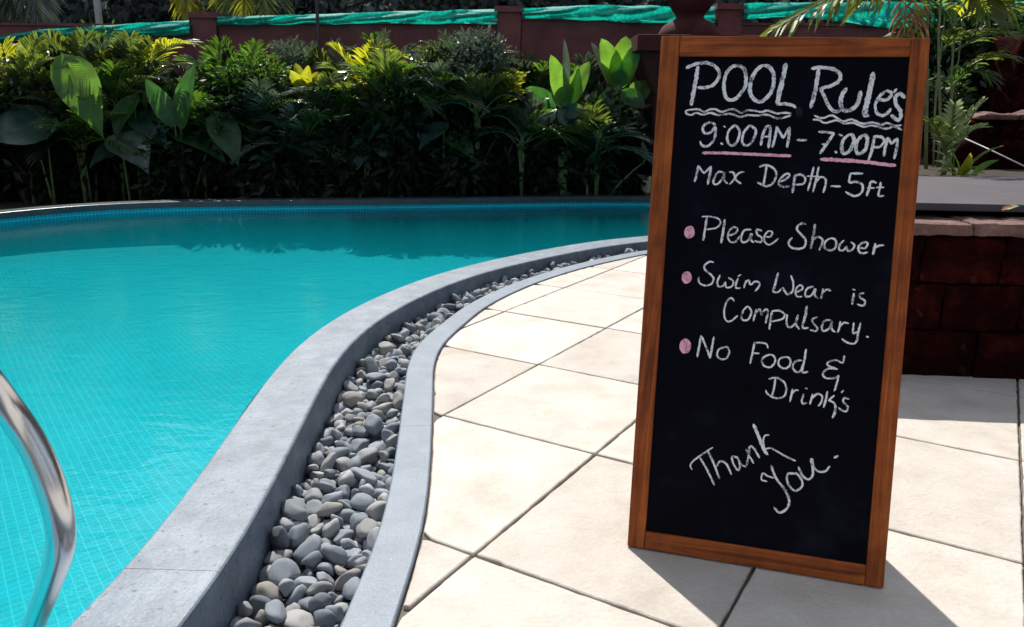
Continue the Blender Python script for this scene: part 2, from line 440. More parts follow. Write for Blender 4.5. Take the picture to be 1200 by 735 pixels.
# basin: wall band and floor of small mosaic, UV in metres
POOL_Z = -.40; WATER_Z = -.06
bm = bmesh.new(); uvl = bm.loops.layers.uv.new('UVMap')
secs = [(-.012, -.019), (-.012, -.13), (.015, -.19), (.07, -.25), (.18, -.32), (.38, -.375), (.66, POOL_Z)]
SM = [ON]
for _ in range(5): SM.append(SM[-1])
rings = []; arc = 0; varc = []
for k, (d, z) in enumerate(secs):
    if k: arc += math.dist(secs[k], secs[k-1])
    varc.append(arc)
    ringp = smooth_line([p-n*d for p, n in zip(outline, ON)], k*3, True)
    rings.append([bm.verts.new((p.x, p.y, z)) for p in ringp])
s = 0
for q in range(NO):
    r = (q+1) % NO; l = (outline[r]-outline[q]).length
    for k in range(len(secs)-1):
        f = bm.faces.new((rings[k][q], rings[k+1][q], rings[k+1][r], rings[k][r])); f.smooth = True; f.material_index = 1 if k == 0 else 0
        if k >= 2:
            for lp in f.loops: lp[uvl].uv = (lp.vert.co.x*.8+lp.vert.co.y*.6, -lp.vert.co.x*.6+lp.vert.co.y*.8)
            continue
        for lp, uvv in zip(f.loops, ((s, -varc[k]), (s, -varc[k+1]), (s+l, -varc[k+1]), (s+l, -varc[k]))): lp[uvl].uv = uvv
    s += l
bot = rings[-1]
for tri in tessellate_polygon([[Vector((v.co.x, v.co.y, 0)) for v in bot]]):
    try: f = bm.faces.new([bot[t] for t in tri])
    except ValueError: continue
    for lp in f.loops: lp[uvl].uv = (lp.vert.co.x*.8+lp.vert.co.y*.6, -lp.vert.co.x*.6+lp.vert.co.y*.8)
bmesh.ops.recalc_face_normals(bm, faces=bm.faces)
me = bpy.data.meshes.new('pool_basin'); bm.to_mesh(me); bm.free(); me.materials.append(M['mosaic']); me.materials.append(M['mosaic_wall'])
struct('pool_basin', me)
wv = [(p.x+n.x*.010, p.y+n.y*.010, WATER_Z) for p, n in zip(outline, ON)]
tr = tessellate_polygon([[Vector(v) for v in wv]])
fs = []
for t in tr:
    a, b, c = (Vector(wv[k]) for k in t)
    fs.append(tuple(t) if (b-a).cross(c-a).z > 0 else tuple(t)[::-1])
zb = POOL_Z-.01
fs += [tuple(NO+k for k in f)[::-1] for f in fs]+[(q, NO+q, NO+(q+1) % NO, (q+1) % NO) for q in range(NO)]
struct('water', mesh('water', wv+[(x, y, zb) for x, y, z in wv], fs, False, [M['water']]))

# ground sheet with a hole for the basin
hole = [(p.x+n.x*.10, p.y+n.y*.10) for p, n in list(zip(outline, ON))[::4]]
R_ = 400
ring = [Vector((R_*math.cos(2*math.pi*k/24), 5+R_*math.sin(2*math.pi*k/24), 0)) for k in range(24)]
hv = [Vector((x, y, 0)) for x, y in hole]
allv = ring+hv
tr = tessellate_polygon([ring, hv])
struct('ground', mesh('ground', [(v.x, v.y, -.165) for v in allv], tr, False, [M['soil']]))

# channel
cin = [G(x, y, .004) for x, y in CIN_PX]
cin = [Vector((-.42, -1.8, 0)), Vector((-.40, -1.0, 0)), Vector((-.37, -.2, 0)), Vector((-.35, .6, 0))]+cin+[Vector((1.45, 5.95, 0)), Vector((2.05, 6.25, 0)), Vector((2.7, 6.7, 0)), Vector((3.2, 7.3, 0))]
cin = smooth_line(resample(catmull(cin, 6), .06), 6)
CN = normals2(cin)
CURB_W = .105
curb = link('curb_strip', None); tag(curb, 'grey stone curb between the pebble channel and the paving', None, None, 'structure')
prof = [(0, -.15), (0, .001), (.002, .005), (.005, .0065), (CURB_W-.005, .0065), (CURB_W-.002, .005), (CURB_W, .001), (CURB_W, -.15)]
i = 9; 
while i < len(cin)-1:
    j = min(i+30, len(cin)-1)
    P = [p.copy() for p in cin[i:j+1]]; Nn = CN[i:j+1]
    P[0] = P[0].lerp(P[1], .012); P[-1] = P[-1].lerp(P[-2], .012)
    vs, fs = sweep(P, Nn, prof)
    link('curb_stone', mesh('curb_stone', vs, fs, False, [M['curb_stone']]), curb)
    i = j
vs = []; 
def fill(y):                                     # the pebble bed rises towards the far end
    t = min(max((y-2.7)/2.0, 0), 1); return .052*t*t*(3-2*t)
for p, n in zip(cin, CN): vs += [(p.x-n.x*.62, p.y-n.y*.62, -.135+fill(p.y)), (p.x+.03*n.x, p.y+n.y*.03, -.135+fill(p.y))]
struct('channel_bed', mesh('channel_bed', vs, [(2*k, 2*k+1, 2*k+3, 2*k+2) for k in range(len(cin)-1)], False, [M['bed']]))

# paving: mortar bed and single tiles, clipped along the curb
cout = [p+n*(CURB_W+.006) for p, n in zip(cin, CN)]
cy = np.array([p.y for p in cout]); cx_ = np.array([p.x for p in cout])
o_ = np.argsort(cy); cy = cy[o_]; cx_ = cx_[o_]
fc = lambda y: float(np.interp(y, cy, cx_))
mid = [p+n*(CURB_W*.5) for p, n in zip(cin, CN)]
poly = [Vector((p.x, p.y, 0)) for p in mid]+[Vector((5.2, 7.3, 0)), Vector((5.2, -1.8, 0))]
struct('mortar_bed', mesh('mortar_bed', [(v.x, v.y, -.010) for v in poly], tessellate_polygon([poly]), False, [M['mortar']]))
paving = link('paving', None); tag(paving, 'cream stone paving beside the pool', None, None, 'structure')
TX, TY, TH, SA, SB = -.0818, 1.612, rad(58.72), .647, .564
TA = Vector((math.cos(TH), math.sin(TH))); TB = Vector((math.sin(TH), -math.cos(TH)))
GAP = .0045
jl = lambda j: j-(.07 if j == 2 else 0)          # one course is cut a little narrower
def interval(poly, y):
    xs = []
    for a, b in zip(poly, poly[1:]+poly[:1]):
        if (a.y-y)*(b.y-y) <= 0 and a.y != b.y:
            xs.append(a.x+(b.x-a.x)*(y-a.y)/(b.y-a.y))
    return (min(xs), max(xs)) if len(xs) > 1 else None
for ti in range(-8, 12):
    for tj in range(-9, 10):
        o = Vector((TX, TY))
        c = [o+TA*(ti*SA+u*(SA-2*GAP)+GAP)+TB*(jl(tj)*SB+GAP+v*((jl(tj+1)-jl(tj))*SB-2*GAP)) for u, v in ((0, 0), (1, 0), (1, 1), (0, 1))]
        ys = [p.y for p in c]; y0, y1 = max(min(ys), -1.75), min(max(ys), 7.2)
        if y1-y0 < .05: continue
        cen = sum(c, Vector((0, 0)))/4
        if cen.x > 4.2: continue
        samp = sorted(set([y0+6e-4, y1-6e-4, y0+.006, y1-.006]+[y for y in ys if y0 < y < y1]+[y0+(y1-y0)*k/26 for k in range(1, 26)]))
        Lc, Rc = [], []
        for y in samp:
            I = interval(c, y)
            if not I: continue
            l = max(I[0], fc(y)); r = I[1]
            if r-l < .0006: continue
            Lc.append(Vector((l, y))); Rc.append(Vector((r, y)))
        if len(Lc) < 4: continue
        pl = Rc+Lc[::-1]
        # even spacing, ragged chipped edge
        pl = [Vector((p.x, p.y, 0)) for p in pl]
        q_ = []
        for a_, b_ in zip(pl, pl[1:]+pl[:1]):
            if q_ and (a_-q_[-1]).length < .004: continue
            q_.append(a_); m_ = int((b_-a_).length/.03)
            for z_ in range(1, m_+1): q_.append(a_.lerp(b_, z_/(m_+1)))
        pl = q_ if (q_[0]-q_[-1]).length > .004 else q_[:-1]
        n2 = normals2(pl, True)
        out = []
        for p, n in zip(pl, n2):
            q = noise.noise(Vector((p.x*14+ti*3.1, p.y*14+tj*1.7, 3)))*.0022+noise.noise(Vector((p.x*60, p.y*60, ti+tj*2.3)))*.0014
            ch = max(0, noise.noise(Vector((p.x*23+ti, p.y*23-tj, 9)))-.48)*.03
            out.append(p+n*(q-ch))
        zt = rnd.uniform(-.0012, .0012); k = len(out)
        tx_, ty_ = rnd.uniform(-.0015, .0015), rnd.uniform(-.0015, .0015)
        zz = lambda p: zt+(p.x-cen.x)*tx_+(p.y-cen.y)*ty_
        n3 = normals2(out, True)
        vs = [(p.x-n.x*.003, p.y-n.y*.003, zz(p)) for p, n in zip(out, n3)]+[(p.x, p.y, zz(p)-.0022) for p in out]+[(p.x, p.y, -.02) for p in out]
        fs = [tuple(range(k))]+[(a+b*k, a+(b+1)*k, (a+1) % k+(b+1)*k, (a+1) % k+b*k) for b in (0, 1) for a in range(k)]
        link('tile', mesh('tile', vs, fs, False, [M['tile']]), paving)

# ------------------------------------------------------------------ pebbles (settled poses)
def pebble_mesh(seed):
    r = random.Random(seed)
    bm = bmesh.new(); bmesh.ops.create_icosphere(bm, subdivisions=3, radius=1)
    ex = (1.0, r.uniform(.62, .9), r.uniform(.42, .66))
    planes = []
    for _ in range(r.randint(5, 9)):
        d = Vector((r.gauss(0, 1), r.gauss(0, 1), r.gauss(0, 1))).normalized(); planes.append((d, r.uniform(.5, .8)))
    off = Vector((r.uniform(0, 50),)*3)
    for v in bm.verts:
        p = v.co.copy()
        for d, h in planes:
            t = p.dot(d)
            if t > h: p -= d*(t-h)*.95
        p *= 1+.20*noise.noise(p*1.3+off)+.05*noise.noise(p*3.2+off)
        v.co = Vector((p.x*ex[0], p.y*ex[1], p.z*ex[2]))
    bmesh.ops.smooth_vert(bm, verts=bm.verts, factor=.35, use_axis_x=True, use_axis_y=True, use_axis_z=True)
    me = bpy.data.meshes.new('pebble'); bm.to_mesh(me); bm.free()
    me.materials.append(M['pebble']); me.polygons.foreach_set('use_smooth', [True]*len(me.polygons))
    return me
PEB = [pebble_mesh(100+k) for k in range(10)]
from mathutils import Quaternion
# settled pebble poses: x, y, z (0.1 mm), quaternion x y z (1/99), shape, three half sizes (0.1 mm)
PEBBLES = [
-2144,41407,-1269,22,-95,14,7,209,221,183, -314,46702,-1196,10,-96,18,7,426,359,412, -3795,21155,-1178,3,32,93,3,426,387,399, -6250,29525,-1265,33,20,4,9,132,134,150, 2712,50762,-1158,-67,-65,26,5,246,306,243, -6032,11652,-1109,9,-11,72,1,403,419,445,
-4453,32105,-1261,39,-81,-34,8,196,185,192, -2869,41100,-1227,-20,82,-36,0,248,282,303, -6461,30960,-1211,-6,15,86,6,254,294,308, -5029,24437,-1083,-4,1,-52,4,459,485,457, -3458,36397,-1139,-34,-5,76,8,367,368,371, -2835,43387,-1182,23,31,-88,4,334,356,350,
-4607,32687,-1241,96,6,16,5,236,248,259, -4760,27912,-1164,-1,-13,-94,8,513,510,462, -6329,24092,-1132,-64,-52,41,6,346,371,337, 14373,60345,-1218,-45,10,0,7,330,286,326, 12178,58450,-1179,20,3,-95,5,275,237,245, -3905,15690,-1222,89,41,12,5,272,238,267,
-5213,30980,-1242,12,4,45,3,272,288,295, -6244,9832,-1198,10,4,-19,6,287,323,343, -1490,45325,-1258,72,64,-18,0,187,168,166, -6111,34005,-1191,-2,-30,-92,0,307,344,347, -5093,9760,-1150,15,87,42,8,436,459,514, 685,48377,-1194,39,-88,-15,9,252,247,241,
-3634,14955,-1250,0,44,-85,7,225,214,219, -1100,46395,-1213,-82,51,-18,7,310,375,358, -4994,35035,-1284,98,-3,7,1,191,159,165, 12194,59002,-1252,92,34,3,4,202,191,166, -5653,16130,-1145,23,-3,93,6,386,413,369, -2667,40050,-1236,88,13,9,8,277,242,272,
-4866,16622,-1197,-96,8,-12,7,413,398,402, -4188,13967,-1228,9,7,76,8,333,304,292, 10343,57660,-1025,-87,10,31,3,420,473,443, -5183,29130,-1227,4,-26,-85,0,262,282,245, -5884,14875,-1162,-56,-62,40,9,463,383,432, -3579,36052,-1166,14,49,81,3,249,295,290,
-5989,26265,-1241,-17,4,-3,5,188,158,185, -6004,19947,-1216,17,92,28,4,236,268,233, -4698,33355,-1226,29,70,-43,4,201,231,238, -3500,13720,-1245,-72,-64,0,7,233,284,258, -6342,10417,-1210,-44,-81,33,2,236,234,294, 7865,56340,-1189,-73,-16,-11,8,312,317,344,
-6071,28907,-1165,8,76,58,6,228,215,254, -4896,14052,-1202,93,-31,7,3,270,316,269, 1664,48235,-1195,95,1,-2,1,407,410,452, -5226,18567,-1195,13,-25,-66,0,293,348,332, -4327,22480,-1246,76,25,15,2,211,200,224, 87,45890,-1124,55,-82,4,6,329,378,341,
-5906,34462,-1009,75,-44,38,3,428,404,505, -5834,23520,-1243,0,-13,-97,3,319,282,290, -5012,34440,-1236,61,68,26,4,212,197,213, -1418,44245,-1144,46,49,71,2,330,375,382, -4502,35785,-1210,91,-1,3,8,306,331,315, -3675,39652,-1233,11,-5,-88,6,225,241,254,
-3844,14252,-1130,-88,-32,20,1,472,427,461, -5281,10640,-1262,4,15,33,6,185,185,173, 12042,59347,-1280,78,48,12,1,172,143,177, -3320,38775,-1176,16,35,-81,4,349,358,390, -5465,31577,-1229,7,-4,97,1,223,216,210, -5541,32810,-1085,-16,96,16,3,452,431,459,
-4469,9812,-1252,28,9,-25,7,198,217,208, 8281,56490,-1221,-7,0,97,1,216,227,231, 11766,59297,-1241,-2,49,-74,4,174,191,180, -4949,19335,-1205,32,-93,2,1,363,364,393, -6004,15860,-1234,-4,-79,58,1,141,136,154, -3932,16810,-1163,-71,-23,-5,8,363,376,436,
-4480,10620,-1244,64,53,33,2,208,212,187, 11150,58950,-1210,-36,72,56,1,266,254,278, -3569,9940,-1280,-60,76,-17,7,172,161,155, -6286,10800,-1201,29,52,25,2,286,261,287, -5891,23882,-1191,74,-53,4,3,288,265,259, -6213,28580,-1211,-50,-71,37,9,278,292,294,
-932,44765,-1201,3,-41,85,9,273,274,331, 12935,59935,-1220,-39,-3,74,4,257,248,281, -5421,12640,-1174,-8,-10,47,2,276,328,281, -4997,17125,-1237,-28,-32,79,7,258,252,246, 5889,54905,-1221,21,23,82,0,270,273,272, -2475,40537,-1215,0,-13,-94,8,286,316,331,
-3990,16060,-1240,-40,-15,54,7,206,249,235, 9090,57630,-1211,-94,1,7,2,256,267,269, 8062,56792,-1256,8,5,64,3,262,289,243, -6053,24420,-1215,-8,8,-54,1,252,217,237, -4678,15120,-1114,89,40,-11,5,405,506,441, -5512,14627,-1183,45,-19,-54,2,382,314,334,
-5329,30065,-1260,87,23,13,8,207,189,194, -5670,18507,-1179,-6,-78,-54,1,318,318,297, -4897,20985,-1057,38,-45,-33,8,431,460,400, -6237,24787,-1168,-45,-7,34,7,426,416,466, -4272,19955,-1210,-42,-87,16,1,369,300,303, 2128,50602,-1099,-9,-98,6,3,482,464,466,
-3109,37520,-1043,-34,-50,24,6,381,432,361, -4074,19510,-1250,91,20,6,4,156,189,166, -213,47062,-1109,57,30,-34,7,359,390,344, -5508,34125,-1048,14,14,-83,3,400,383,360, -3608,13355,-1246,89,1,4,8,224,216,243, -4238,23717,-1242,-46,-60,29,8,186,202,187,
-4799,32192,-1089,46,-22,-45,7,499,427,476, -5025,14970,-1224,-83,-14,20,6,186,207,201, -5826,19162,-1135,-65,5,0,4,411,378,426, -4654,30277,-1179,83,-49,2,5,484,453,425, 2641,51135,-1166,79,22,15,2,363,397,380, -4835,10407,-1140,-14,-28,84,5,359,387,357,
-4809,28817,-1261,7,12,87,3,247,205,231, -4065,27135,-1243,-70,27,-47,8,176,203,210, -4691,14352,-1141,-85,42,0,9,357,368,385, -5060,14552,-1141,18,48,12,1,363,387,445, -4630,26090,-1199,-6,-10,-9,9,316,298,313, -5162,35277,-1141,82,35,31,9,297,288,303,
-6445,25295,-1171,55,-41,-53,2,417,341,332, -5313,12365,-1206,31,-2,34,5,177,197,183, -6316,33245,-1237,3,-11,84,7,211,204,170, 9529,56930,-1163,3,15,44,6,455,435,423, -3919,17672,-1191,-12,83,-48,6,280,266,266, 6527,55220,-1246,-39,1,24,7,207,248,200,
13454,59635,-1196,-17,81,-9,4,277,280,239, 7415,55432,-1170,-21,-52,1,6,246,267,239, -4275,25620,-1146,9,10,-2,6,486,505,466, -5991,10427,-1233,28,-21,-40,0,256,219,260, -2066,41705,-1201,-71,53,-38,0,219,253,232, -1844,42207,-1276,11,-3,-17,3,182,191,181,
-4036,18825,-1220,88,-17,-2,8,310,282,291, -4366,17545,-1243,-62,-76,2,3,202,191,179, -6320,23177,-1270,92,-33,6,1,182,193,217, -2856,40650,-1173,12,69,44,6,179,194,222, 668,48685,-1245,-5,-5,-4,5,176,162,176, -4347,28895,-1029,68,-53,32,6,352,321,378,
-4321,33435,-1223,34,-73,-50,2,296,253,278, 1112,49780,-1245,96,18,9,1,293,310,299, -4685,10907,-1207,8,6,-85,8,287,278,274, 10781,58575,-1139,43,-4,39,1,379,428,374, -3572,21552,-1245,1,-2,83,3,227,235,205, -5354,36895,-1114,97,8,-11,3,416,437,420,
-6124,31372,-1175,-25,37,-60,7,488,400,433, 10956,58775,-1283,-20,-94,13,7,123,139,148, -5968,18702,-1217,36,-89,20,7,326,310,349, -4471,15425,-1253,-97,3,-11,7,241,252,235, -3687,38997,-1250,-8,-95,-16,3,198,187,170, 9225,57197,-1113,47,76,-9,1,381,355,373,
8998,56310,-1113,-42,87,-14,8,310,339,359, -4691,21327,-1222,15,26,90,0,253,286,264, -6465,29882,-1035,57,-77,-7,6,417,515,445, -5773,27857,-1265,39,6,28,0,160,148,175, -5620,10305,-1097,-1,-19,97,4,422,425,446, -356,45815,-1221,76,48,23,8,314,295,295,
-67,44880,-1249,-33,23,-74,9,192,176,203, 14022,60005,-1198,-3,-10,-67,9,303,323,332, -3556,13057,-970,-29,61,-50,7,507,453,445, 5176,53052,-1242,61,-76,-2,1,346,327,311, 1512,50200,-1156,-80,-42,10,0,358,359,325, -1189,43002,-1233,69,66,23,5,259,261,285,
-3536,41830,-1209,12,28,52,7,300,310,325, -4657,28687,-1029,-79,43,-1,0,372,301,343, -4856,26662,-1207,29,-77,53,8,223,256,220, -195,45277,-1104,-79,44,-24,9,434,485,504, -6057,20230,-1029,-28,5,-79,7,491,459,459, -4498,36297,-1206,25,-18,-40,0,367,307,309,
-4266,23355,-1236,-46,82,-14,9,206,246,224, -4503,19247,-1201,35,92,1,3,263,238,258, -5404,18075,-1159,-52,-84,0,3,371,384,347, -5377,18982,-1239,-55,-50,22,8,213,203,231, 6673,55595,-1235,-79,55,-19,7,258,284,292, 3657,52665,-1203,-18,-52,79,3,192,154,167,
8741,56727,-1077,22,-60,-66,7,416,397,368, 4261,52152,-1250,-7,-95,-18,5,202,231,235, -6013,15630,-1241,-21,-29,49,9,236,206,204, -3938,22902,-1147,-8,33,87,7,418,436,513, -4496,20877,-1151,-79,26,-5,6,332,342,349, -4513,19680,-1125,-36,-5,-25,9,481,474,473,
-6453,9672,-900,48,-73,-27,2,287,256,275, -5089,33550,-1095,56,32,-74,4,446,464,466, -1556,44580,-1194,-2,-3,67,2,254,305,244, -4000,24352,-1143,41,78,41,2,336,392,358, -3558,17947,-1167,-7,-1,-82,5,382,388,326, -1946,45617,-1280,-13,21,95,7,138,139,131,
-5527,26765,-1266,11,-5,14,9,164,146,166, -3900,37720,-1157,2,-4,87,5,409,371,352, -2255,43357,-1172,62,46,-35,5,286,303,334, -1216,43742,-1235,41,-44,-16,2,189,182,190, -5890,26967,-1249,-3,15,74,6,227,228,205, -4286,32865,-1120,-11,4,-47,0,405,473,411,
-4177,28302,-1242,51,-24,-61,2,189,194,215, -5044,32712,-1225,87,-29,-11,4,205,230,225, -5701,35572,-1189,-13,-74,55,8,363,312,307, -4288,31922,-1229,-70,61,-9,9,235,219,262, -391,44360,-1264,-68,33,-46,8,152,150,133, -3522,15352,-1216,5,-30,-86,0,292,290,281,
-4231,35065,-1246,-48,-13,25,2,151,136,124, -5095,29820,-1261,-79,55,-18,7,212,194,214, 11641,58622,-1157,27,2,-42,7,475,451,448, -306,44717,-1130,-93,15,15,5,276,338,342, -5583,27500,-1250,-25,-93,-19,5,247,234,231, -6479,27927,-1159,-90,-33,7,5,326,328,281,
10061,57692,-1263,-82,-51,0,7,242,225,203, -6066,23155,-1222,29,-13,-45,3,245,253,255, 7660,55877,-1156,90,16,4,4,379,383,367, 5780,54332,-1166,-80,22,-2,6,293,311,339, -5834,17025,-1211,19,6,33,3,334,319,383, -5416,28162,-1132,9,31,68,9,409,411,454,
550,46162,-1176,-51,-56,27,8,354,347,313, -4736,33852,-1216,-10,-97,-5,1,435,422,399, -5784,31912,-1278,-3,9,94,6,151,163,137, -4908,33082,-1195,11,30,92,0,338,339,334, -5765,24550,-1269,-60,76,-17,7,188,200,185, -4016,26185,-1096,-21,-26,-15,4,328,336,342,
8593,57220,-1207,8,0,22,8,401,364,341, -3973,34240,-1243,5,-90,-38,8,209,236,235, -4144,18500,-1233,9,27,94,0,281,251,237, -5318,35652,-1197,85,49,1,6,217,233,220, -5995,27960,-1250,15,34,-85,4,208,170,199, -4062,22122,-1164,-94,2,26,0,388,389,421,
1805,48697,-1261,15,9,-34,6,178,167,177, -3578,37110,-1203,4,0,96,9,269,278,308, -4384,29700,-1146,-87,34,-20,8,296,264,309, -3532,18735,-1223,-18,-38,87,7,321,295,267, -4865,23420,-1249,-11,10,-75,2,162,151,148, -1203,44487,-1253,-78,40,0,0,233,213,203,
-3411,19037,-1228,-67,-65,24,2,257,231,229, 6754,54987,-1212,10,1,-13,6,310,271,306, -5403,25277,-990,-94,-12,24,0,380,342,319, 11514,57987,-1164,-29,84,39,8,247,263,241, -3116,42757,-1240,3,-9,-42,6,233,217,228, -6032,22365,-1173,-6,39,84,7,406,342,423,
4789,53555,-1131,85,-49,4,4,396,396,420, 3416,52480,-1197,40,66,1,5,247,211,238, -3820,35610,-1128,-8,-7,-84,5,399,448,398, 11016,58182,-1236,13,-1,-3,3,303,302,314, -4527,9727,-952,69,19,-49,2,451,492,453, 5376,54522,-1181,28,24,11,9,288,305,339,
-4543,37737,-1238,11,0,8,3,307,350,302, -5821,12330,-1197,-12,29,92,7,341,344,356, 3661,51177,-1212,14,3,49,8,380,340,332, -1306,43377,-1227,90,-13,-2,8,331,283,274, 2168,49827,-1208,30,-6,0,0,308,335,287, 12627,59430,-1147,39,-30,-38,9,242,301,245,
1950,50147,-1217,-4,-1,-8,5,231,198,230, -3425,14205,-1243,-81,-2,50,4,185,150,149, -4841,17517,-1224,12,0,2,9,312,301,261, -5385,17612,-1269,-31,22,25,4,143,146,152, -5774,36142,-1262,13,-3,-84,6,161,162,177, 8672,55950,-1241,3,8,-97,1,167,152,189,
-5401,23115,-1162,0,17,54,6,427,423,423, -5593,23445,-933,-17,-4,38,9,477,396,416, 2785,51667,-1004,-14,-61,22,1,440,381,378, -6439,32197,-1271,-82,51,-15,7,192,211,179, -5641,31277,-1178,15,92,-19,0,356,345,388, -3672,19055,-1110,76,-56,25,4,319,349,365,
-485,47757,-963,-62,25,-71,3,392,396,407, -3449,37385,-1271,37,-90,-2,1,215,246,211, -6080,21087,-1196,-31,-93,9,7,374,402,371, 2979,49737,-1201,16,-23,-93,9,291,268,295, -3659,22272,-1014,-62,12,-58,0,405,365,350, -685,44205,-1221,5,-4,-23,6,308,313,275,
-2583,43987,-1023,-28,14,-88,5,476,422,514, -6594,28230,-1153,-78,48,31,6,220,229,233, 11786,58172,-1228,19,10,42,9,212,208,253, -4761,12670,-1214,-8,14,-73,5,281,231,236, 11004,57775,-1070,-73,-32,13,2,463,413,403, -4878,36710,-1229,58,71,26,4,217,221,217,
-5491,37317,-1259,-17,76,33,5,133,126,141, -3298,43040,-1237,-45,-82,28,2,202,213,210, -5354,37570,-1262,1,-11,-74,9,197,170,176, -4517,39415,-1187,-49,-30,-52,6,216,237,234, -5872,14172,-1182,-11,86,-33,0,340,428,417, -5122,25910,-1060,-54,-26,56,0,439,443,400,
-859,44512,-1233,-27,-3,7,2,181,147,183, 8084,55430,-1179,84,-18,23,5,247,217,208, -3623,18380,-1103,-14,78,-56,2,336,369,321, 4492,51862,-1169,-9,-31,65,9,352,414,351, -4323,39807,-1156,5,39,90,3,444,397,454, -1649,42350,-1284,-72,45,-5,0,131,126,136,
-5383,25472,-1252,44,-87,-4,1,307,273,278, -5690,24092,-1181,-52,-71,41,9,322,330,294, 3759,51842,-1246,-69,68,-17,7,266,273,253, -4092,24837,-1231,-41,-89,1,9,228,189,185, -5448,36170,-1219,11,9,81,8,319,287,322, 4447,52482,-1186,94,18,-24,0,303,293,324,
-5964,31465,-644,-39,-57,-69,7,451,503,475, 6670,55685,-934,-41,77,20,4,299,273,254, -3795,10057,-1050,-85,-19,-15,2,444,395,395, 321,47992,-1115,2,-49,-75,8,343,378,360, -5811,35145,-1092,1,25,-94,5,447,477,472, -4251,9927,-1150,-50,56,-15,3,258,230,219,
-1703,42935,-1167,84,36,16,8,386,448,421, 11773,58982,-1209,-3,-3,-62,1,266,256,257, -5429,31815,-1154,-11,-32,-89,3,358,315,324, -5287,20407,-1199,-17,-7,56,5,286,305,258, -5612,25837,-1098,73,60,20,7,455,450,434, -1472,46090,-1059,-69,-55,27,5,460,373,409,
-4056,13062,-1125,81,-38,-18,4,493,425,463, -4476,31137,-1188,-75,-1,-21,8,353,314,359, 5988,53350,-1191,-21,42,-63,7,302,356,292, -6044,29267,-1140,67,-15,6,8,366,322,366, -4854,29830,-1263,13,5,62,8,185,186,195, -5734,21300,-1210,-63,40,-51,8,284,270,286,
-5650,13217,-1255,9,-8,35,6,199,207,188, -4573,38267,-977,-26,-17,20,9,412,435,381, -5242,34177,-1264,84,47,18,5,222,196,190, -4818,26912,-1086,76,54,-22,7,515,514,491, -6600,28690,-1097,54,-72,-39,0,372,377,350, -4349,34625,-1169,-11,0,-68,5,329,333,323,
-5525,19957,-1121,-25,-60,70,4,446,405,462, -3928,39367,-1021,7,-57,79,6,473,441,418, 10823,58205,-895,-33,-42,37,5,383,358,404, -4171,24552,-766,-77,16,-20,6,279,285,350, -5961,18252,-1091,36,31,-52,0,319,363,368, 2998,52040,-1131,19,-74,62,4,251,271,282,
5813,53920,-1213,12,2,40,8,328,327,335, -3449,16080,-1247,-57,78,-17,7,306,261,249, -6178,27562,-1175,-8,10,-72,4,308,285,314, -4601,11217,-1252,31,-7,92,6,140,128,148, 3047,51215,-1229,-13,-73,56,8,267,223,273, -4761,25782,-1167,-49,-10,-20,0,212,243,253,
5269,53572,-1129,-81,-44,-14,3,263,295,322, -6288,32105,-916,-34,-12,-72,8,503,503,464, -5477,10950,-1190,0,-12,-92,8,355,405,400, -6106,24180,-1144,-1,47,15,3,181,153,144, -4105,39080,-1217,37,81,36,4,235,231,262, -3043,40345,-1202,-34,88,-21,2,288,312,281,
-4327,31515,-1148,-34,-29,79,8,305,309,335, -3564,12390,-1121,-58,65,-39,8,370,374,366, 8895,56327,-836,-7,22,-52,8,243,287,268, 9163,56717,-805,35,92,-6,7,422,503,418, 6924,54365,-1039,83,9,46,2,512,464,484, -5461,33442,-1038,50,-3,-83,8,327,377,331,
-5548,18275,-780,-68,-62,18,2,487,430,513, -1478,44935,-1196,-84,43,-2,1,281,296,321, -4936,23007,-1198,-57,47,-55,8,333,291,322, -4568,33567,-1152,-30,66,50,4,207,177,177, -2013,43860,-1218,-92,-15,27,0,285,307,287, -2985,37982,-1225,-98,5,-5,4,207,218,222,
-4752,29270,-1203,-15,43,-60,4,294,267,273, -4319,11102,-1133,29,-86,36,3,297,245,258, -6347,23580,-1171,39,-17,-66,2,334,343,321, -5085,12732,-1263,-74,12,-33,8,156,153,156, -3328,39480,-1162,-28,88,-31,6,278,282,294, -2919,38292,-1270,-2,-11,-85,9,139,161,157,
-2387,44595,-1151,-16,-65,15,6,271,273,270, -5900,17597,-1121,-24,-14,92,4,488,477,482, -5227,28792,-1210,0,22,-83,6,180,197,196, 2646,50170,-1138,-10,-18,53,3,390,341,342, -5649,19607,-1197,53,81,16,9,211,210,244, -5441,13620,-1247,9,10,77,3,242,248,277,
-4418,37190,-1179,-56,81,-6,3,322,334,306, 1650,47847,-1236,-62,44,-52,8,219,213,180, -4978,25535,-1258,93,-23,11,5,182,203,213, -5484,23730,-1220,93,-2,-31,5,197,203,189, -5106,38190,-1182,-24,61,-65,4,331,286,355, 12329,59545,-1205,-69,-12,50,9,216,266,271,
-4461,21930,-1244,-77,40,5,0,213,250,237, 351,48857,-1249,12,-1,21,8,208,241,235, -3900,23500,-1242,95,-2,-1,1,285,262,298, -5353,27025,-1238,95,0,15,5,240,237,274, -5907,29807,-1197,-14,91,-30,5,196,196,235, -6619,27160,-1270,9,86,-40,0,147,171,169,
-1943,42517,-1220,-17,-9,-21,9,262,285,257, -5929,12852,-1206,-86,-44,-1,7,421,396,371, -3636,20282,-1224,-30,-9,90,4,242,280,254, -3203,42375,-1246,-15,93,-14,0,237,251,206, -5304,29837,-1206,53,70,43,0,213,176,191, -5562,15202,-1197,12,-11,27,7,217,259,227,
-3551,42357,-1222,-37,79,-23,0,277,312,290, -6229,21712,-1201,-92,-6,28,2,220,200,230, -4676,32712,-870,70,-56,-18,3,336,355,351, -5384,34542,-1203,18,27,34,7,291,338,339, -4115,15197,-1287,4,-10,-74,8,128,135,127, -1700,45980,-1234,-24,-34,54,9,225,208,215,
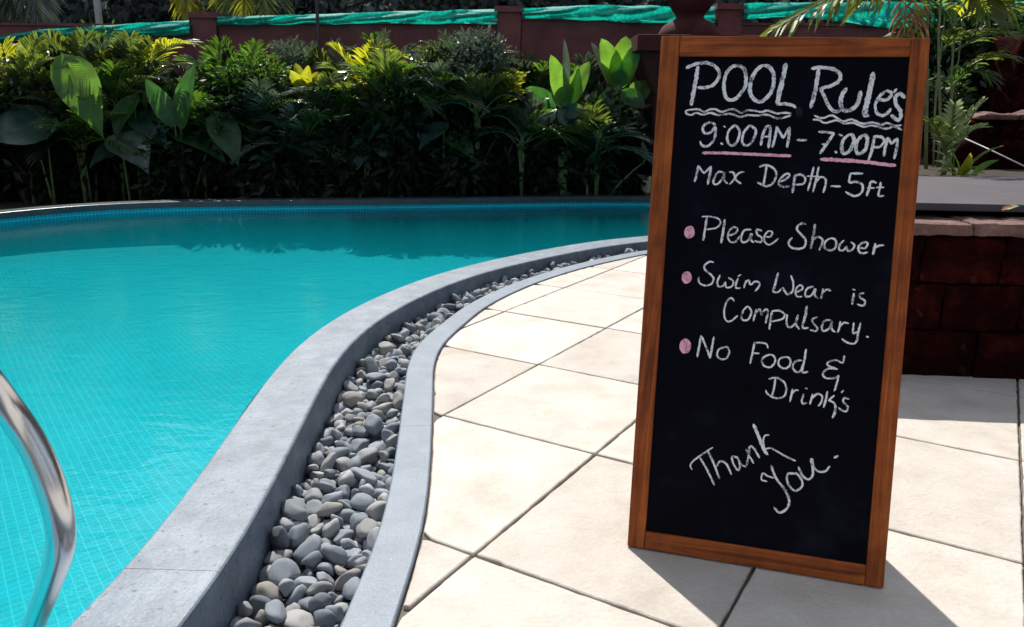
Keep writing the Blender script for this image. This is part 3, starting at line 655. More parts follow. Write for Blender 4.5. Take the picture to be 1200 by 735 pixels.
-4760,28415,-1190,-97,13,4,3,298,268,283, -4246,36620,-1049,30,-10,93,4,414,379,379, -5909,16400,-1180,-12,-8,44,2,273,296,271, -6272,32750,-1145,27,5,86,2,284,333,323, 2239,49237,-1222,8,-1,44,1,217,206,233, -4296,38635,-1159,9,22,-93,8,321,305,358,
-6440,26902,-1202,5,40,-80,4,309,280,279, -4535,17810,-1079,75,22,5,4,322,342,321, -5969,33492,-1125,-12,8,-64,2,364,436,364, -3485,20782,-1241,54,80,17,6,127,139,141, -5961,18730,-895,74,-36,-28,2,331,390,406, -4474,13900,-1181,-6,91,10,7,288,307,300,
-5073,15250,-1248,23,-3,20,0,202,231,191, -5703,34665,-1254,22,-12,-13,8,166,187,163, -2415,42027,-1150,33,79,23,5,298,286,276, 3268,50615,-1183,8,6,88,8,414,484,418, 787,49172,-1140,-42,-88,-6,5,471,500,425, 4924,54010,-1276,7,11,85,3,186,165,182,
2678,49340,-1219,-48,57,-60,8,264,247,280, -5685,26492,-1255,32,-91,-16,1,225,233,263, -5021,31365,-1123,-98,9,3,9,420,408,400, -3401,37752,-1245,12,0,36,9,196,208,217, -1775,45785,-1075,-48,76,39,8,215,240,223, -6220,34040,-983,-34,6,76,6,187,216,199,
-4639,34325,-1226,-84,41,-1,9,276,243,254, 10298,58390,-1168,30,-27,89,6,233,261,264, 14956,60040,-1145,3,3,-19,1,444,409,391, -4371,12685,-1267,-95,-20,-6,7,222,192,193, -4870,23802,-1224,22,-17,-38,0,288,301,249, -4615,11657,-1260,17,-1,-79,6,185,166,181,
9126,57505,-841,-17,-33,27,5,357,356,355, -5479,30507,-1223,-84,19,-9,9,271,255,284, -2739,39345,-1118,-21,15,-90,4,370,371,322, -4976,35637,-1203,93,31,5,6,224,212,205, 14381,60060,-1117,22,70,-35,5,259,290,294, -5951,26622,-1216,19,-12,-57,9,227,244,276,
-4188,33752,-971,-11,26,77,8,504,486,473, 1073,48237,-1122,-14,-96,8,8,309,299,282, -4145,17177,-1151,93,3,-29,3,243,277,255, -2687,42375,-1251,7,9,90,8,250,237,226, -5902,13432,-1184,15,-32,-78,3,304,359,369, 13647,60322,-1225,-67,52,-14,9,198,230,229,
-5065,37532,-925,-28,-71,60,3,476,461,501, -4129,19242,-991,50,33,34,6,383,377,379, -4707,35522,-1189,7,67,-66,9,296,271,307, -4310,10297,-1241,56,58,35,2,182,215,180, 11488,58157,-805,-39,34,78,8,441,498,494, -4552,15900,-1224,86,-47,5,1,366,425,373,
-5013,33022,-926,-21,-33,77,2,301,294,267, -3526,17140,-1104,-26,40,78,7,372,422,441, -4068,38267,-1208,-54,69,-15,0,324,342,333, 1963,49005,-1205,-31,-17,7,9,312,286,293, -3941,33612,-1234,13,59,35,1,190,193,186, 2028,49682,-917,32,-30,-21,6,388,423,435,
-5571,20922,-1235,-31,82,-28,0,289,250,259, 8172,56677,-984,3,-77,58,8,392,317,364, 393,48540,-1246,16,-8,-68,9,205,185,202, -4516,33237,-992,-31,62,-55,0,194,191,230, -3975,36217,-1231,18,93,-26,2,213,246,215, -4088,14765,-1215,-19,-42,85,7,331,299,303,
-702,45817,-1162,46,-85,-14,8,325,362,322, 6153,55072,-1154,58,73,-27,4,284,321,322, -4377,38322,-1281,-60,-59,48,0,129,135,148, -4430,18187,-1190,59,76,-18,3,280,260,244, 3556,51740,-1111,1,-30,26,3,331,335,312, 9964,58160,-1227,-21,4,1,5,206,195,213,
-2850,39192,-1261,85,-34,-10,8,200,203,176, 129,48535,-1061,5,-13,-87,8,349,291,299, -5389,24067,-1137,56,-41,-19,3,275,339,279, 4194,51462,-1194,5,-98,-7,6,221,246,225, -4121,32622,-950,-33,35,-54,9,220,221,214, -4504,24560,-1193,10,-8,-55,3,426,443,452,
5594,53442,-906,0,22,-53,6,459,389,439, 5604,53065,-1184,47,-84,3,3,296,367,310, -6133,11282,-936,81,-10,-45,2,387,363,415, -4370,12447,-1064,-13,-48,-82,8,437,443,505, -3078,43290,-962,29,-44,-21,2,288,267,257, 12784,59660,-1248,-51,-82,6,7,245,262,251,
-4763,25177,-1144,-9,5,35,5,314,330,371, -1825,41532,-1076,50,33,70,7,319,371,362, -84,48127,-1181,29,77,-36,4,302,313,281, -4086,35205,-1149,-62,43,-58,5,192,212,211, -3691,23612,-1223,-57,-45,64,3,144,138,152, -4966,36160,-1220,3,11,97,3,366,387,363,
138,48555,-1277,90,-37,6,1,167,157,193, -5208,27517,-1234,-55,-81,-7,0,202,208,184, -5197,32957,-1261,41,-46,-22,2,155,127,133, -1434,42525,-1109,0,-21,89,2,329,350,400, -4836,18105,-1183,28,-42,-83,2,285,328,330, -3963,14440,-1245,24,-32,-89,9,170,171,199,
-5627,29692,-1188,-9,14,-95,0,274,283,280, -5000,38607,-1235,74,-65,-1,5,198,197,220, -5025,11100,-1205,13,95,-22,2,285,289,250, -3920,21582,-1198,-37,75,49,1,272,328,269, 15688,60297,-1213,-17,81,-49,6,258,222,240, -1108,46892,-1276,-53,-82,-11,1,176,196,196,
-3792,21865,-1108,39,42,-59,3,248,273,290, -4440,22980,-1266,72,66,12,1,218,244,227, -5150,18992,-1039,81,52,15,9,281,229,239, -3445,14787,-1108,-2,37,-61,9,428,395,383, -3655,10980,-994,35,1,69,4,460,414,465, -5707,32130,-1260,70,67,-10,5,144,143,136,
-5736,11647,-927,-60,-77,-1,4,380,323,380, 3133,50192,-1076,85,-8,41,2,427,473,408, -5432,21110,-911,-4,44,62,7,383,432,385, 6300,55447,-1227,-24,-53,-2,6,156,174,175, -3899,34852,-1212,-33,-92,0,4,268,264,223, 1227,48620,-1129,-16,31,-78,5,398,384,407,
-4671,20322,-1196,-77,39,1,0,370,377,352, -4535,23890,-1234,79,-47,-14,8,239,292,235, -5895,30422,-1219,-81,-21,32,0,317,288,338, -3898,15065,-1253,91,32,18,3,160,166,166, -2438,40977,-1097,88,12,33,5,389,423,387, -5012,13272,-1116,-7,18,-88,5,441,500,414,
-5142,17715,-969,-30,90,3,0,461,503,432, -4610,18975,-1264,88,38,18,5,191,213,190, 8685,57120,-760,38,-30,-24,3,339,377,373, -5637,22495,-1247,-2,87,-40,0,223,235,217, -5658,35935,-1168,19,-10,77,9,282,284,281, -4232,12042,-1224,45,79,33,8,278,301,272,
7548,55047,-1142,61,27,-46,2,384,368,372, -6346,30590,-1241,-71,63,-3,9,215,218,212, 8192,55757,-1204,-13,-68,-69,9,184,180,200, 1039,46965,-1142,54,-18,-69,7,381,316,372, -5971,21845,-1233,-15,40,-72,7,261,264,253, -6585,26465,-1176,16,-42,-58,1,362,327,300,
-2151,44922,-1228,17,4,28,3,270,286,334, 4148,51875,-1130,51,-18,-43,9,299,339,329, -4066,37220,-1198,17,45,18,1,281,263,260, -5405,33767,-1118,-41,-38,-26,7,234,221,224, -6025,13755,-1209,-10,-20,-22,5,195,178,224, 3027,51725,-1252,11,-1,77,6,182,210,197,
1464,49147,-1210,5,-2,95,1,257,251,253, -1058,45272,-1184,-86,-44,-2,7,446,428,444, 9488,57892,-1205,86,-17,-42,0,198,181,207, -2003,44242,-921,-82,46,-2,5,336,386,357, -6344,27190,-1266,7,45,-87,7,204,165,187, -2313,41760,-1271,86,-36,-18,1,182,176,204,
-4798,38765,-1252,45,41,76,2,141,161,137, -4907,35170,-1052,-29,50,-42,0,236,244,257, 3976,51095,-1143,-56,77,-7,8,260,309,293, -6013,12522,-800,77,22,-48,5,467,437,415, -2502,42530,-1185,-8,7,-97,4,306,281,271, -4312,26722,-1153,-30,-13,45,5,302,357,346,
-5556,14492,-830,14,49,46,2,440,370,450, 15264,60257,-1252,-68,45,-21,6,174,146,175, 12446,58557,-1262,54,76,20,1,208,212,228, -3434,38255,-1219,11,2,31,3,395,391,365, 7043,55700,-1163,-23,-12,-85,6,317,375,337, -822,46095,-1134,56,49,-57,9,241,286,260,
3375,51092,-994,-6,-16,-49,5,326,297,300, -5996,10080,-1070,-29,56,9,3,295,286,314, -5088,32022,-1258,-40,64,-35,9,139,153,143, -3689,16585,-1269,-66,56,-29,9,152,149,160, -4161,20352,-1045,-12,19,-33,6,427,508,454, -4096,36020,-1207,-23,5,79,1,227,225,230,
-3465,18155,-896,60,-28,-60,2,414,339,408, -3653,20632,-1116,66,-25,-54,2,286,338,349, -4270,25090,-1209,-3,57,-76,9,242,228,236, -4845,37102,-1224,-25,-52,78,4,213,211,209, -5474,26267,-902,-6,-90,38,7,293,289,281, 2088,48567,-1029,-31,54,-64,3,390,346,372,
-5887,24817,-1217,-40,5,-88,6,190,194,176, -5303,26585,-1218,-22,17,-71,4,185,201,183, -5909,33085,-1081,39,-67,-58,3,307,308,347, -782,47127,-1187,-34,-10,82,4,380,323,331, 2602,49645,-1066,-84,49,7,4,357,384,360, 5699,54730,-936,29,-82,-44,2,415,444,506,
-4394,21310,-1099,71,-25,-63,0,335,273,276, -6597,30477,-1203,-59,53,-29,9,284,279,287, -3942,15397,-1082,44,28,-46,6,258,298,294, -5265,14007,-843,-64,72,-12,6,501,473,498, -5917,11070,-1251,11,6,57,3,255,242,262, -2955,42022,-1148,-46,87,-4,0,324,371,367,
13354,59145,-1094,81,41,-26,7,476,385,411, -3415,16660,-1252,5,5,47,6,250,241,201, -5735,9717,-981,47,11,16,5,422,469,475, 4565,52230,-1212,-14,5,-78,2,191,217,217, -5014,21530,-1198,-56,67,-40,0,290,239,282, -3227,36962,-1072,70,2,63,1,370,364,327,
-3242,37912,-1024,-12,-90,-33,3,252,261,310, 2397,49000,-1190,49,32,-10,0,223,215,256, -2388,43075,-1218,86,42,21,5,315,304,325, -3371,41372,-1241,76,-46,-19,8,232,225,261, -4344,35372,-1234,29,-11,-12,0,248,229,244, -4459,16265,-1070,10,-45,-87,3,347,312,332,
-6074,28352,-935,27,5,66,3,444,479,486, -4338,32387,-1116,-19,-26,-77,5,304,332,330, 6524,55392,-1066,40,66,-42,9,323,278,303, -5984,19517,-1161,26,-6,6,1,340,300,367, -3731,23295,-1259,-27,82,-44,9,172,171,184, -6446,32462,-1179,-37,62,66,3,165,166,151,
6859,55327,-945,74,-10,-59,2,311,276,299, -3820,35812,-797,0,65,-52,4,454,449,433, -3796,35090,-1115,56,51,-62,0,332,302,288, -3815,11292,-1235,75,-55,-19,4,236,214,202, -804,46712,-1267,15,1,37,8,185,165,185, -4841,12832,-862,-48,-31,36,4,443,406,509,
-6178,10592,-887,6,-91,-36,5,361,333,333, -4091,10817,-1182,-68,30,-48,8,293,341,342, -5781,26692,-1008,-78,-56,20,7,363,399,333, 9432,57670,-1204,91,33,9,2,248,259,223, -4957,22055,-1194,-87,-3,23,0,399,372,367, -4506,28727,-1260,-8,-91,37,9,164,157,163,
-4309,14577,-1219,-86,47,7,3,251,218,216, -4985,15535,-1226,11,30,-82,4,277,248,243, 13938,59535,-1172,-29,90,10,7,342,320,330, -2773,42827,-1236,-91,-21,13,2,203,203,218, -4255,21625,-1260,95,9,18,3,178,167,148, 8438,56047,-1159,-16,28,93,9,362,388,362,
3855,52407,-1231,-33,-2,17,5,194,194,202, 11266,58550,-996,-79,-14,-43,7,382,356,358, 7507,56442,-1138,-43,-18,87,5,256,231,270, -4025,26582,-1252,69,62,-31,0,203,220,199, 8824,57335,-898,22,52,69,8,241,219,214, -3640,37537,-927,8,-12,93,5,332,363,380,
-4929,34662,-1038,-5,24,89,6,380,409,402, -5119,11627,-1237,-57,-79,-10,1,342,305,331, -4325,13622,-1198,-80,31,23,3,178,207,194, -5682,20472,-1224,-5,-5,-83,2,209,211,192, -4907,29797,-871,-35,-42,74,5,385,401,407, -4284,38057,-1114,-13,-21,75,6,236,238,224,
-825,43822,-1179,-75,61,8,3,280,299,280, -5155,31977,-865,52,73,21,2,439,467,505, 3320,51435,-1202,-32,93,7,6,177,202,210, -3748,36965,-1057,-11,-19,93,3,368,339,387, -5428,11295,-1135,51,61,-2,5,339,316,305, -4987,20087,-1121,-11,-42,88,2,346,329,312,
-4822,18442,-1221,-90,31,9,9,246,269,257, 3533,52257,-1198,-94,-10,11,2,280,297,299, -3960,24860,-1065,17,2,-53,3,307,280,291, -1153,45932,-1189,71,51,43,3,244,276,234, -6283,22147,-1262,19,88,38,4,158,145,154, 10543,58295,-1222,14,78,-37,7,147,136,146,
-6547,30337,-955,-51,68,49,1,278,299,330, -6326,33012,-1158,2,16,-54,5,182,214,207, -4250,27947,-820,-45,46,-33,0,476,435,497, -5375,25482,-823,34,88,-1,1,285,282,294, -6111,25475,-1194,-79,27,-7,6,292,261,260, -5681,33557,-1053,-82,-27,34,7,243,202,221,
-5588,28642,-1227,31,-93,3,1,307,344,318, -5455,32157,-1194,-33,12,88,3,193,169,169, 9802,57715,-1081,20,74,10,0,354,308,319, -4248,15732,-1219,-58,76,14,0,256,221,245, -6263,22647,-1096,-22,-28,-35,3,331,290,286, -5069,34155,-1117,16,0,-92,7,194,175,171,
1686,49775,-1254,-23,35,-61,7,231,208,196, -5657,15550,-1102,-74,19,-4,6,383,382,470, -5201,27205,-1122,-28,38,21,3,222,236,197, -3548,13967,-1083,68,4,40,3,279,278,270, -4538,12967,-1128,56,72,-36,5,304,269,315, -5047,18360,-1073,71,-53,-33,1,293,253,247,
-5772,34732,-892,53,5,-12,4,305,277,298, -112,47395,-1234,18,45,11,1,194,196,209, 2720,51360,-704,-51,-39,48,9,405,466,393, -5803,26320,-1131,5,-13,87,7,246,239,232, 6912,55325,-1218,98,5,1,0,242,248,225, -3843,40650,-1089,21,-31,-91,9,503,483,490,
-4071,17977,-1175,-16,52,-77,8,296,254,297, 9984,57982,-997,-3,-32,92,1,335,332,327, 7976,55662,-1264,19,-96,1,4,137,131,141, -4682,20047,-941,82,3,-31,5,241,258,222, -5534,30200,-1053,13,49,-79,2,371,366,378, -5442,22717,-1263,-38,26,-32,7,200,170,200,
99,46447,-1161,-9,-53,-76,2,326,301,351, -2187,40747,-1248,90,-36,-6,6,133,130,134, 12144,58880,-1002,-54,80,-13,7,489,436,505, -6419,31737,-1063,-39,37,82,3,292,308,331, -5867,11967,-1149,1,-8,-14,2,350,305,327, 14514,59725,-940,-66,27,31,6,432,429,447,
-5577,21872,-1176,-17,8,-63,5,360,322,300, -5338,26217,-1189,92,-35,0,5,267,291,322, -6191,20815,-923,79,-19,-43,1,264,324,311, 2359,51255,-972,-18,-19,29,8,287,283,292, -4536,21647,-1252,-10,11,-79,2,156,146,144, 1263,47310,-1212,-27,88,-24,9,254,258,304,
-5142,15050,-785,-55,-75,27,0,387,390,313, -3172,42965,-901,88,16,-37,3,423,384,359, -3852,34437,-1181,50,-76,18,3,238,226,193, -4698,36120,-991,-55,-80,-2,1,393,369,367, -6486,31352,-1253,31,87,26,1,242,255,241, -5382,26717,-990,-76,-49,25,9,373,347,380,
-1057,46545,-937,-95,14,17,5,263,241,227, -3395,19367,-1217,-13,-63,15,6,173,188,188, -4511,23490,-1177,54,81,12,9,244,278,281, -6196,33740,-933,-5,72,-51,5,295,271,285, -4376,29297,-1018,49,-18,-43,5,381,429,366, -2085,42160,-1132,-57,65,0,4,332,353,317,
2465,49445,-934,29,19,-83,3,258,272,232, 10649,57385,-1253,-69,-45,12,8,165,155,145, 11923,58280,-996,12,-15,18,6,220,233,261, 6327,53820,-1001,22,-30,-84,5,494,475,493, -3772,41345,-1044,-44,-83,-14,9,462,515,436, -3392,17540,-1220,-64,42,60,5,202,199,232,
-6097,21442,-1221,4,-39,87,9,242,244,257, -3803,38680,-1248,-71,-66,1,7,252,278,249, -5456,16812,-1040,10,33,-21,5,416,500,430, 13636,59917,-1263,11,-2,-7,3,214,252,223, -5571,22115,-1009,27,-84,-35,2,240,277,272, -6183,28225,-1260,-87,3,0,9,178,172,174,
-4446,21782,-881,-23,-93,16,8,476,453,440, -5596,11640,-1244,1,8,96,1,213,187,186, -5731,33830,-747,-12,-54,81,4,432,440,450, -6368,33002,-874,20,-47,24,9,239,250,246, -3763,38147,-850,-2,-25,95,2,389,439,417, -2558,41575,-1161,-66,38,-20,9,384,366,357,
3846,52875,-1227,-86,4,23,0,252,291,292, -5304,32352,-1131,-17,59,61,9,252,274,294, -3986,20762,-1217,-95,23,3,9,234,218,225, -1659,45377,-1163,6,93,4,5,287,343,295, 926,49617,-1012,-25,-17,-71,3,167,180,207, 12836,59040,-1156,0,51,-83,5,255,256,252,
-4236,40915,-1163,34,-68,-55,9,245,252,229, -2081,40950,-1162,-84,22,-38,8,250,258,266, -6252,33330,-926,-60,62,-31,6,297,315,274, -6274,10990,-997,-28,-30,-88,0,232,231,187, -3932,12310,-1103,-67,56,43,0,362,321,322, 6144,54547,-1261,-14,27,-13,4,160,168,166,
-5947,29537,-1048,30,-57,38,5,291,272,302, -4633,35087,-1214,-90,35,-16,7,318,366,354, -5377,21307,-1244,5,-9,0,6,214,234,217, -603,46312,-1037,-28,-11,-67,6,352,382,391, -6411,25950,-1238,6,10,89,3,294,325,303, 11775,59167,-1060,-6,78,-58,9,239,229,243,
-422,44440,-945,11,-45,6,9,313,333,345, 10399,58152,-1011,45,-71,-44,1,319,364,370, 4055,53090,-1238,-17,-45,79,9,201,185,196, 5712,53520,-1254,-49,-82,21,0,191,197,169, -1955,45405,-1074,48,-85,7,5,240,223,223, -4132,40192,-1180,31,84,38,8,475,407,376,
-5545,18782,-1065,71,28,6,7,287,240,244, 7717,56197,-896,47,-2,27,0,273,271,297, -3755,15917,-1273,25,-92,-14,5,162,150,169, -5268,32117,-1228,27,-89,-30,9,200,169,167, -4090,37025,-804,51,-41,-57,0,370,393,382, -48,47737,-1232,-73,-52,29,9,219,230,245,
-1927,44262,-1246,11,0,4,3,289,322,277, -5619,27182,-1086,-76,-3,47,7,318,347,334, -5311,12967,-1164,42,79,27,0,319,260,294, -5237,20827,-1237,58,78,14,1,328,320,330, -3378,15787,-1213,6,29,-83,8,249,204,237, -4247,35550,-1118,96,1,-23,5,184,175,160,
-4966,37920,-1023,-43,-71,51,4,291,300,246, -684,45100,-1184,-33,-12,85,4,360,317,360, 85,47342,-901,-7,-26,-94,5,362,391,423, -4061,33307,-1156,45,38,-10,0,267,273,291, -5938,32405,-1059,-87,12,-42,4,325,340,287, -5134,22612,-1224,-6,-29,-94,0,294,265,263,
-4709,11995,-1073,-12,40,87,0,409,445,455, -3550,21415,-963,-35,-56,58,6,271,286,300, -3102,41515,-1279,81,54,11,1,174,191,184, 1297,48247,-955,47,-27,-32,3,197,191,236, -5306,15757,-1257,21,64,6,2,147,159,171, -5865,19352,-771,-89,39,13,0,488,509,508,
-5246,32592,-1070,-26,88,34,2,227,196,204, -4171,27410,-1205,2,22,-68,4,279,319,272, -4206,14395,-999,-63,-5,69,4,325,339,369, 2423,49340,-1253,-64,38,-52,8,165,177,186, -5169,30680,-1148,-23,36,74,5,249,289,255, -1006,43492,-1130,-28,-48,-81,8,333,301,295,
525,47607,-1173,68,-64,7,3,311,335,347, -5435,19430,-1051,0,-26,76,5,276,289,244, -3812,18782,-865,-18,-20,82,5,394,380,371, 3078,51402,-989,-51,-1,-9,9,287,321,274, 2996,51115,-927,9,95,-22,4,249,245,254, 6895,54785,-812,53,-66,-28,5,371,377,402,
-5881,30802,-1180,87,-34,-12,4,288,330,315, -6077,25097,-1050,40,-67,-4,1,385,382,350, -4186,20862,-857,10,36,71,6,325,323,295, -4526,17207,-1134,-37,4,-45,6,268,291,285, -3341,41010,-862,91,10,0,5,436,424,403, -1990,41177,-1131,53,44,-70,5,234,227,252,
-6270,23095,-1027,32,86,34,1,450,376,443, -2912,41242,-962,5,-19,-15,3,431,472,430, -3696,16252,-1096,18,-28,-18,3,423,390,395, -5224,23670,-1154,-31,24,90,5,236,255,263, -2288,40500,-908,52,-4,82,3,484,431,435, 983,47902,-1210,2,-14,-94,3,385,349,402,
-3899,34737,-734,3,58,41,5,418,508,479, 4404,53267,-1212,90,-32,7,5,334,329,340, -4507,30750,-1189,64,71,-22,1,279,316,293, -1673,44755,-997,89,15,33,1,446,473,442, 4735,53055,-1216,-50,80,-14,9,282,298,268, 7182,55087,-1234,30,-12,-30,3,219,255,250,
9640,57480,-1180,58,-42,-55,5,188,213,198, -4198,36075,-930,-56,79,-8,9,396,393,420, 4916,52127,-1248,12,-1,50,9,202,195,213, -541,46920,-1285,95,12,14,5,153,128,133, -4573,22655,-1161,26,0,41,1,356,342,356, -5951,27322,-1199,25,77,-35,4,252,259,297,
-5856,17875,-727,49,-49,3,1,487,485,440, -4300,11582,-1128,13,-24,94,5,349,355,338, 6101,54065,-915,-79,-6,55,7,310,365,341, -3665,11747,-1123,59,73,-27,9,454,479,469, -4320,15562,-962,0,37,-84,0,318,345,324, 2316,50927,-857,16,-3,-23,0,286,307,273,
-4307,34915,-1051,46,-84,13,5,214,247,223, 829,46720,-1241,-93,9,3,2,235,193,206, -4785,25635,-674,2,78,-31,6,509,468,440, 3188,51742,-962,-24,-69,57,9,402,448,360, -5272,15155,-1063,27,-19,-53,1,298,341,305, -5977,25807,-1269,61,-67,-25,8,154,173,161,
-5104,12065,-1239,-13,-6,-18,2,157,187,166, 8619,56307,-932,-84,35,13,9,264,266,257, -1723,41847,-1096,-42,-16,-54,3,286,294,267, 3773,50780,-1115,-28,-37,54,3,269,272,230, -4282,34320,-836,10,24,90,9,438,476,508, -3841,36377,-964,59,38,-61,5,304,295,340,
12947,59320,-1251,-44,0,19,7,242,211,212, -5507,34765,-1252,60,47,-34,5,140,166,169, 10097,57122,-998,-73,28,59,4,394,370,429, -4093,23282,-936,-64,15,-47,6,283,269,277, 7741,55430,-1052,-29,38,73,0,411,412,355, -5901,10797,-1043,-34,82,32,8,259,297,289,
-6247,30395,-1049,-34,-21,65,9,291,321,312, 1729,49400,-1226,93,0,-7,1,345,326,344, -3778,39817,-909,-7,28,-85,2,343,295,349, 1678,48622,-938,57,10,38,3,374,418,444, -4133,25152,-826,21,-27,-85,3,426,442,493, -3478,19807,-1243,73,51,25,8,242,229,244,
495,48627,-1086,-10,14,-62,8,238,248,250, -5113,28612,-1128,39,21,54,4,235,255,211, 11997,59440,-1097,-19,29,34,6,232,215,222, -1038,44392,-1022,12,11,-97,5,263,306,294, -4458,18657,-1089,20,-49,-79,0,343,331,403, 10607,57615,-848,45,8,78,3,392,377,466,
-497,45887,-1001,6,-25,-95,7,190,206,189, -5342,22175,-1266,-6,34,84,7,147,166,176, -4020,10455,-1205,8,-6,98,2,226,249,230, -4610,37657,-893,-1,-93,30,0,348,371,329, -5807,28347,-1195,-80,-55,1,0,261,297,260, -3658,10422,-1106,-25,86,21,9,300,290,302,
2900,50705,-812,-23,-10,70,5,453,392,383, 7204,54675,-1201,0,-36,-91,0,304,311,324, -1604,42095,-1077,-22,-61,-56,3,298,311,267, -5253,36365,-917,40,-50,-71,2,393,390,447, -591,45540,-952,40,-86,-27,3,332,280,296, -2011,45277,-1239,2,9,-46,7,214,199,201,
-2669,42985,-1057,14,95,13,1,336,355,370, 1094,47465,-1207,61,12,42,1,263,248,268, -4790,11602,-1179,43,-58,-22,0,130,147,140, -4380,17490,-942,33,-55,72,6,377,319,359, -1145,46797,-1008,39,-64,-63,0,249,290,290, -5634,27910,-1078,71,-48,-16,3,322,274,329,
-5090,20395,-858,16,-5,-96,1,427,374,454, -5529,30625,-865,-9,12,60,3,509,494,429, 13712,59335,-963,83,29,-11,2,403,420,471, -4465,20562,-1189,-43,57,4,0,200,202,209, -5989,15360,-977,51,51,-64,1,312,304,307, 3739,52452,-1008,-69,49,7,4,336,332,302,
-3908,41707,-1264,11,0,57,9,185,179,171, -5081,24937,-1250,-17,39,-23,4,175,175,219, -5855,26075,-1216,-76,-27,56,7,152,157,159, -5365,12882,-869,1,39,-90,9,291,309,315, 8029,56060,-1068,51,10,-69,8,296,311,313, -6324,10197,-974,3,59,53,5,328,271,267,
6362,54585,-1037,10,-7,-95,7,469,398,426, -5914,21655,-1148,-46,-64,-53,1,261,242,246, -4706,19305,-980,8,-81,42,6,246,252,224, -1333,45615,-1203,44,-60,-58,1,271,232,268, -4404,23995,-1016,-8,39,-81,4,330,366,315, 7276,56155,-1110,5,-37,-72,6,307,304,311,
3504,50700,-1056,84,-18,-25,1,288,275,319, 12719,58770,-1139,-54,1,-6,9,344,303,311, -4708,31497,-918,-61,73,-25,0,395,450,405, -4137,18207,-1070,-90,-7,32,7,294,275,297, -4986,26417,-1236,-16,-11,69,5,170,202,191, -5461,22310,-1217,-4,78,-59,7,231,199,206,
-3450,36632,-787,-45,-86,4,6,383,389,352, -2254,42792,-925,13,-86,-25,5,366,415,427, -4732,12315,-1268,-2,-3,-43,1,150,127,134, 7308,54700,-935,-39,81,-36,9,255,268,268, -5689,12737,-1057,52,71,-30,1,276,273,308, -3989,11297,-1029,40,46,-72,7,326,334,341,
-2932,42465,-1035,-56,-14,38,8,286,257,238, -5027,16202,-1184,-41,74,-39,6,331,278,283, -5487,21552,-1101,11,-40,88,8,313,327,278, -6086,26162,-1090,-65,73,10,1,339,331,352, -5584,13252,-831,-13,-66,-71,2,441,383,434, -4408,37327,-933,43,-64,61,8,288,320,313,
-5281,11937,-998,23,83,-32,9,491,481,438, -2773,38867,-1259,88,41,10,1,250,257,252, -3667,35275,-894,0,14,-97,6,202,224,224, 6196,54217,-1213,76,-40,-46,5,181,189,200, -4743,33655,-788,70,-29,-26,5,356,338,342, -231,45005,-1289,89,-40,4,1,135,145,150,
-5383,29462,-1131,82,49,15,2,365,373,358, -1233,42870,-925,-68,25,59,5,321,348,365, -1644,43832,-1080,-62,8,11,8,368,391,318, -4331,27850,-1238,-82,44,29,7,184,215,199, -3706,17487,-1114,-76,-8,27,1,264,313,289, -4279,30062,-1134,54,-46,-59,5,287,274,253,
-5421,35742,-870,74,59,-25,5,415,490,413, 4164,52995,-913,79,-51,15,3,350,429,421, 675,48107,-981,-21,-16,76,8,334,322,276, -3813,13642,-1200,-87,-28,-8,0,240,233,237, -1666,43602,-1203,61,-9,16,8,210,214,220, -4605,13690,-1264,-53,-69,37,9,156,162,170,
-4788,11325,-1265,10,-97,-9,1,215,227,233, -5572,32415,-1227,-48,69,50,1,231,254,236, -3600,40212,-1023,-71,-54,-13,3,386,431,388, -4714,21757,-1225,70,57,25,5,210,195,205, -4598,26377,-1187,-60,23,-24,4,250,276,283, 1834,50125,-996,-89,-34,-18,3,295,253,298,
-5493,15045,-990,-11,80,39,7,228,283,279, -4833,13767,-1250,-56,-9,33,4,131,164,142, -5034,23430,-1244,71,-46,-5,2,166,160,182, -5795,31615,-1086,-44,-6,-23,0,227,216,247, 1187,49752,-811,-28,-30,-70,5,375,356,352, 2095,49502,-1279,88,37,20,5,148,132,152,
799,48592,-951,-41,26,-45,9,342,357,384, 9323,57785,-1008,29,52,73,2,227,181,199, 5326,54080,-1041,9,36,-82,5,420,448,443, 13626,59452,-1263,-49,-46,70,9,123,138,149, -5188,36987,-901,-96,3,22,9,258,239,262, -5941,13032,-899,-9,16,92,5,342,295,351,
336,46055,-853,-24,27,-53,4,500,410,456, -3655,19652,-936,-37,-8,87,6,509,476,509, -5833,13755,-863,12,24,-62,4,347,413,421, 13129,59465,-1114,18,-78,54,2,280,318,268, -182,46352,-1273,45,-80,-34,1,163,177,193, -1042,45667,-967,24,-44,75,6,233,273,280,
-4712,38237,-1225,63,-75,6,6,161,176,174, -4258,32380,-796,47,77,-38,9,283,279,286, -5478,24710,-1167,-35,-63,9,6,247,219,240, -4906,30887,-1047,50,-58,-57,5,365,397,368, 1287,49425,-979,83,-33,-21,6,288,311,343, -4819,34257,-1154,50,-59,-21,1,166,147,144,
12462,59182,-1266,2,0,-29,5,156,136,131, -4820,18930,-1024,3,89,-4,9,406,418,421, -3285,40917,-1192,-39,-10,72,4,318,315,301, -5589,29200,-1246,61,-13,-31,2,199,178,171, 3441,52072,-854,-1,84,51,0,375,363,396, -4186,16120,-1207,-3,63,50,2,269,236,231,
-4586,22295,-1193,26,92,21,6,180,195,220, -5898,31980,-1106,10,96,4,1,321,314,355, -5059,10830,-1092,57,20,15,9,240,238,265, -4885,28430,-920,-35,-14,-8,9,297,353,358, -3923,11990,-890,23,11,-92,7,396,455,461, -4633,39045,-1134,-91,15,26,0,454,453,495,
-6017,25792,-991,15,95,3,6,240,235,219, -4548,27525,-1283,6,8,83,3,150,188,156, -4436,31977,-806,21,18,-13,0,493,420,433, -3110,39750,-1044,-10,35,80,3,423,403,342, 545,47257,-1264,9,-5,-13,8,223,225,189, -4904,17355,-998,29,-75,-55,1,356,286,339,
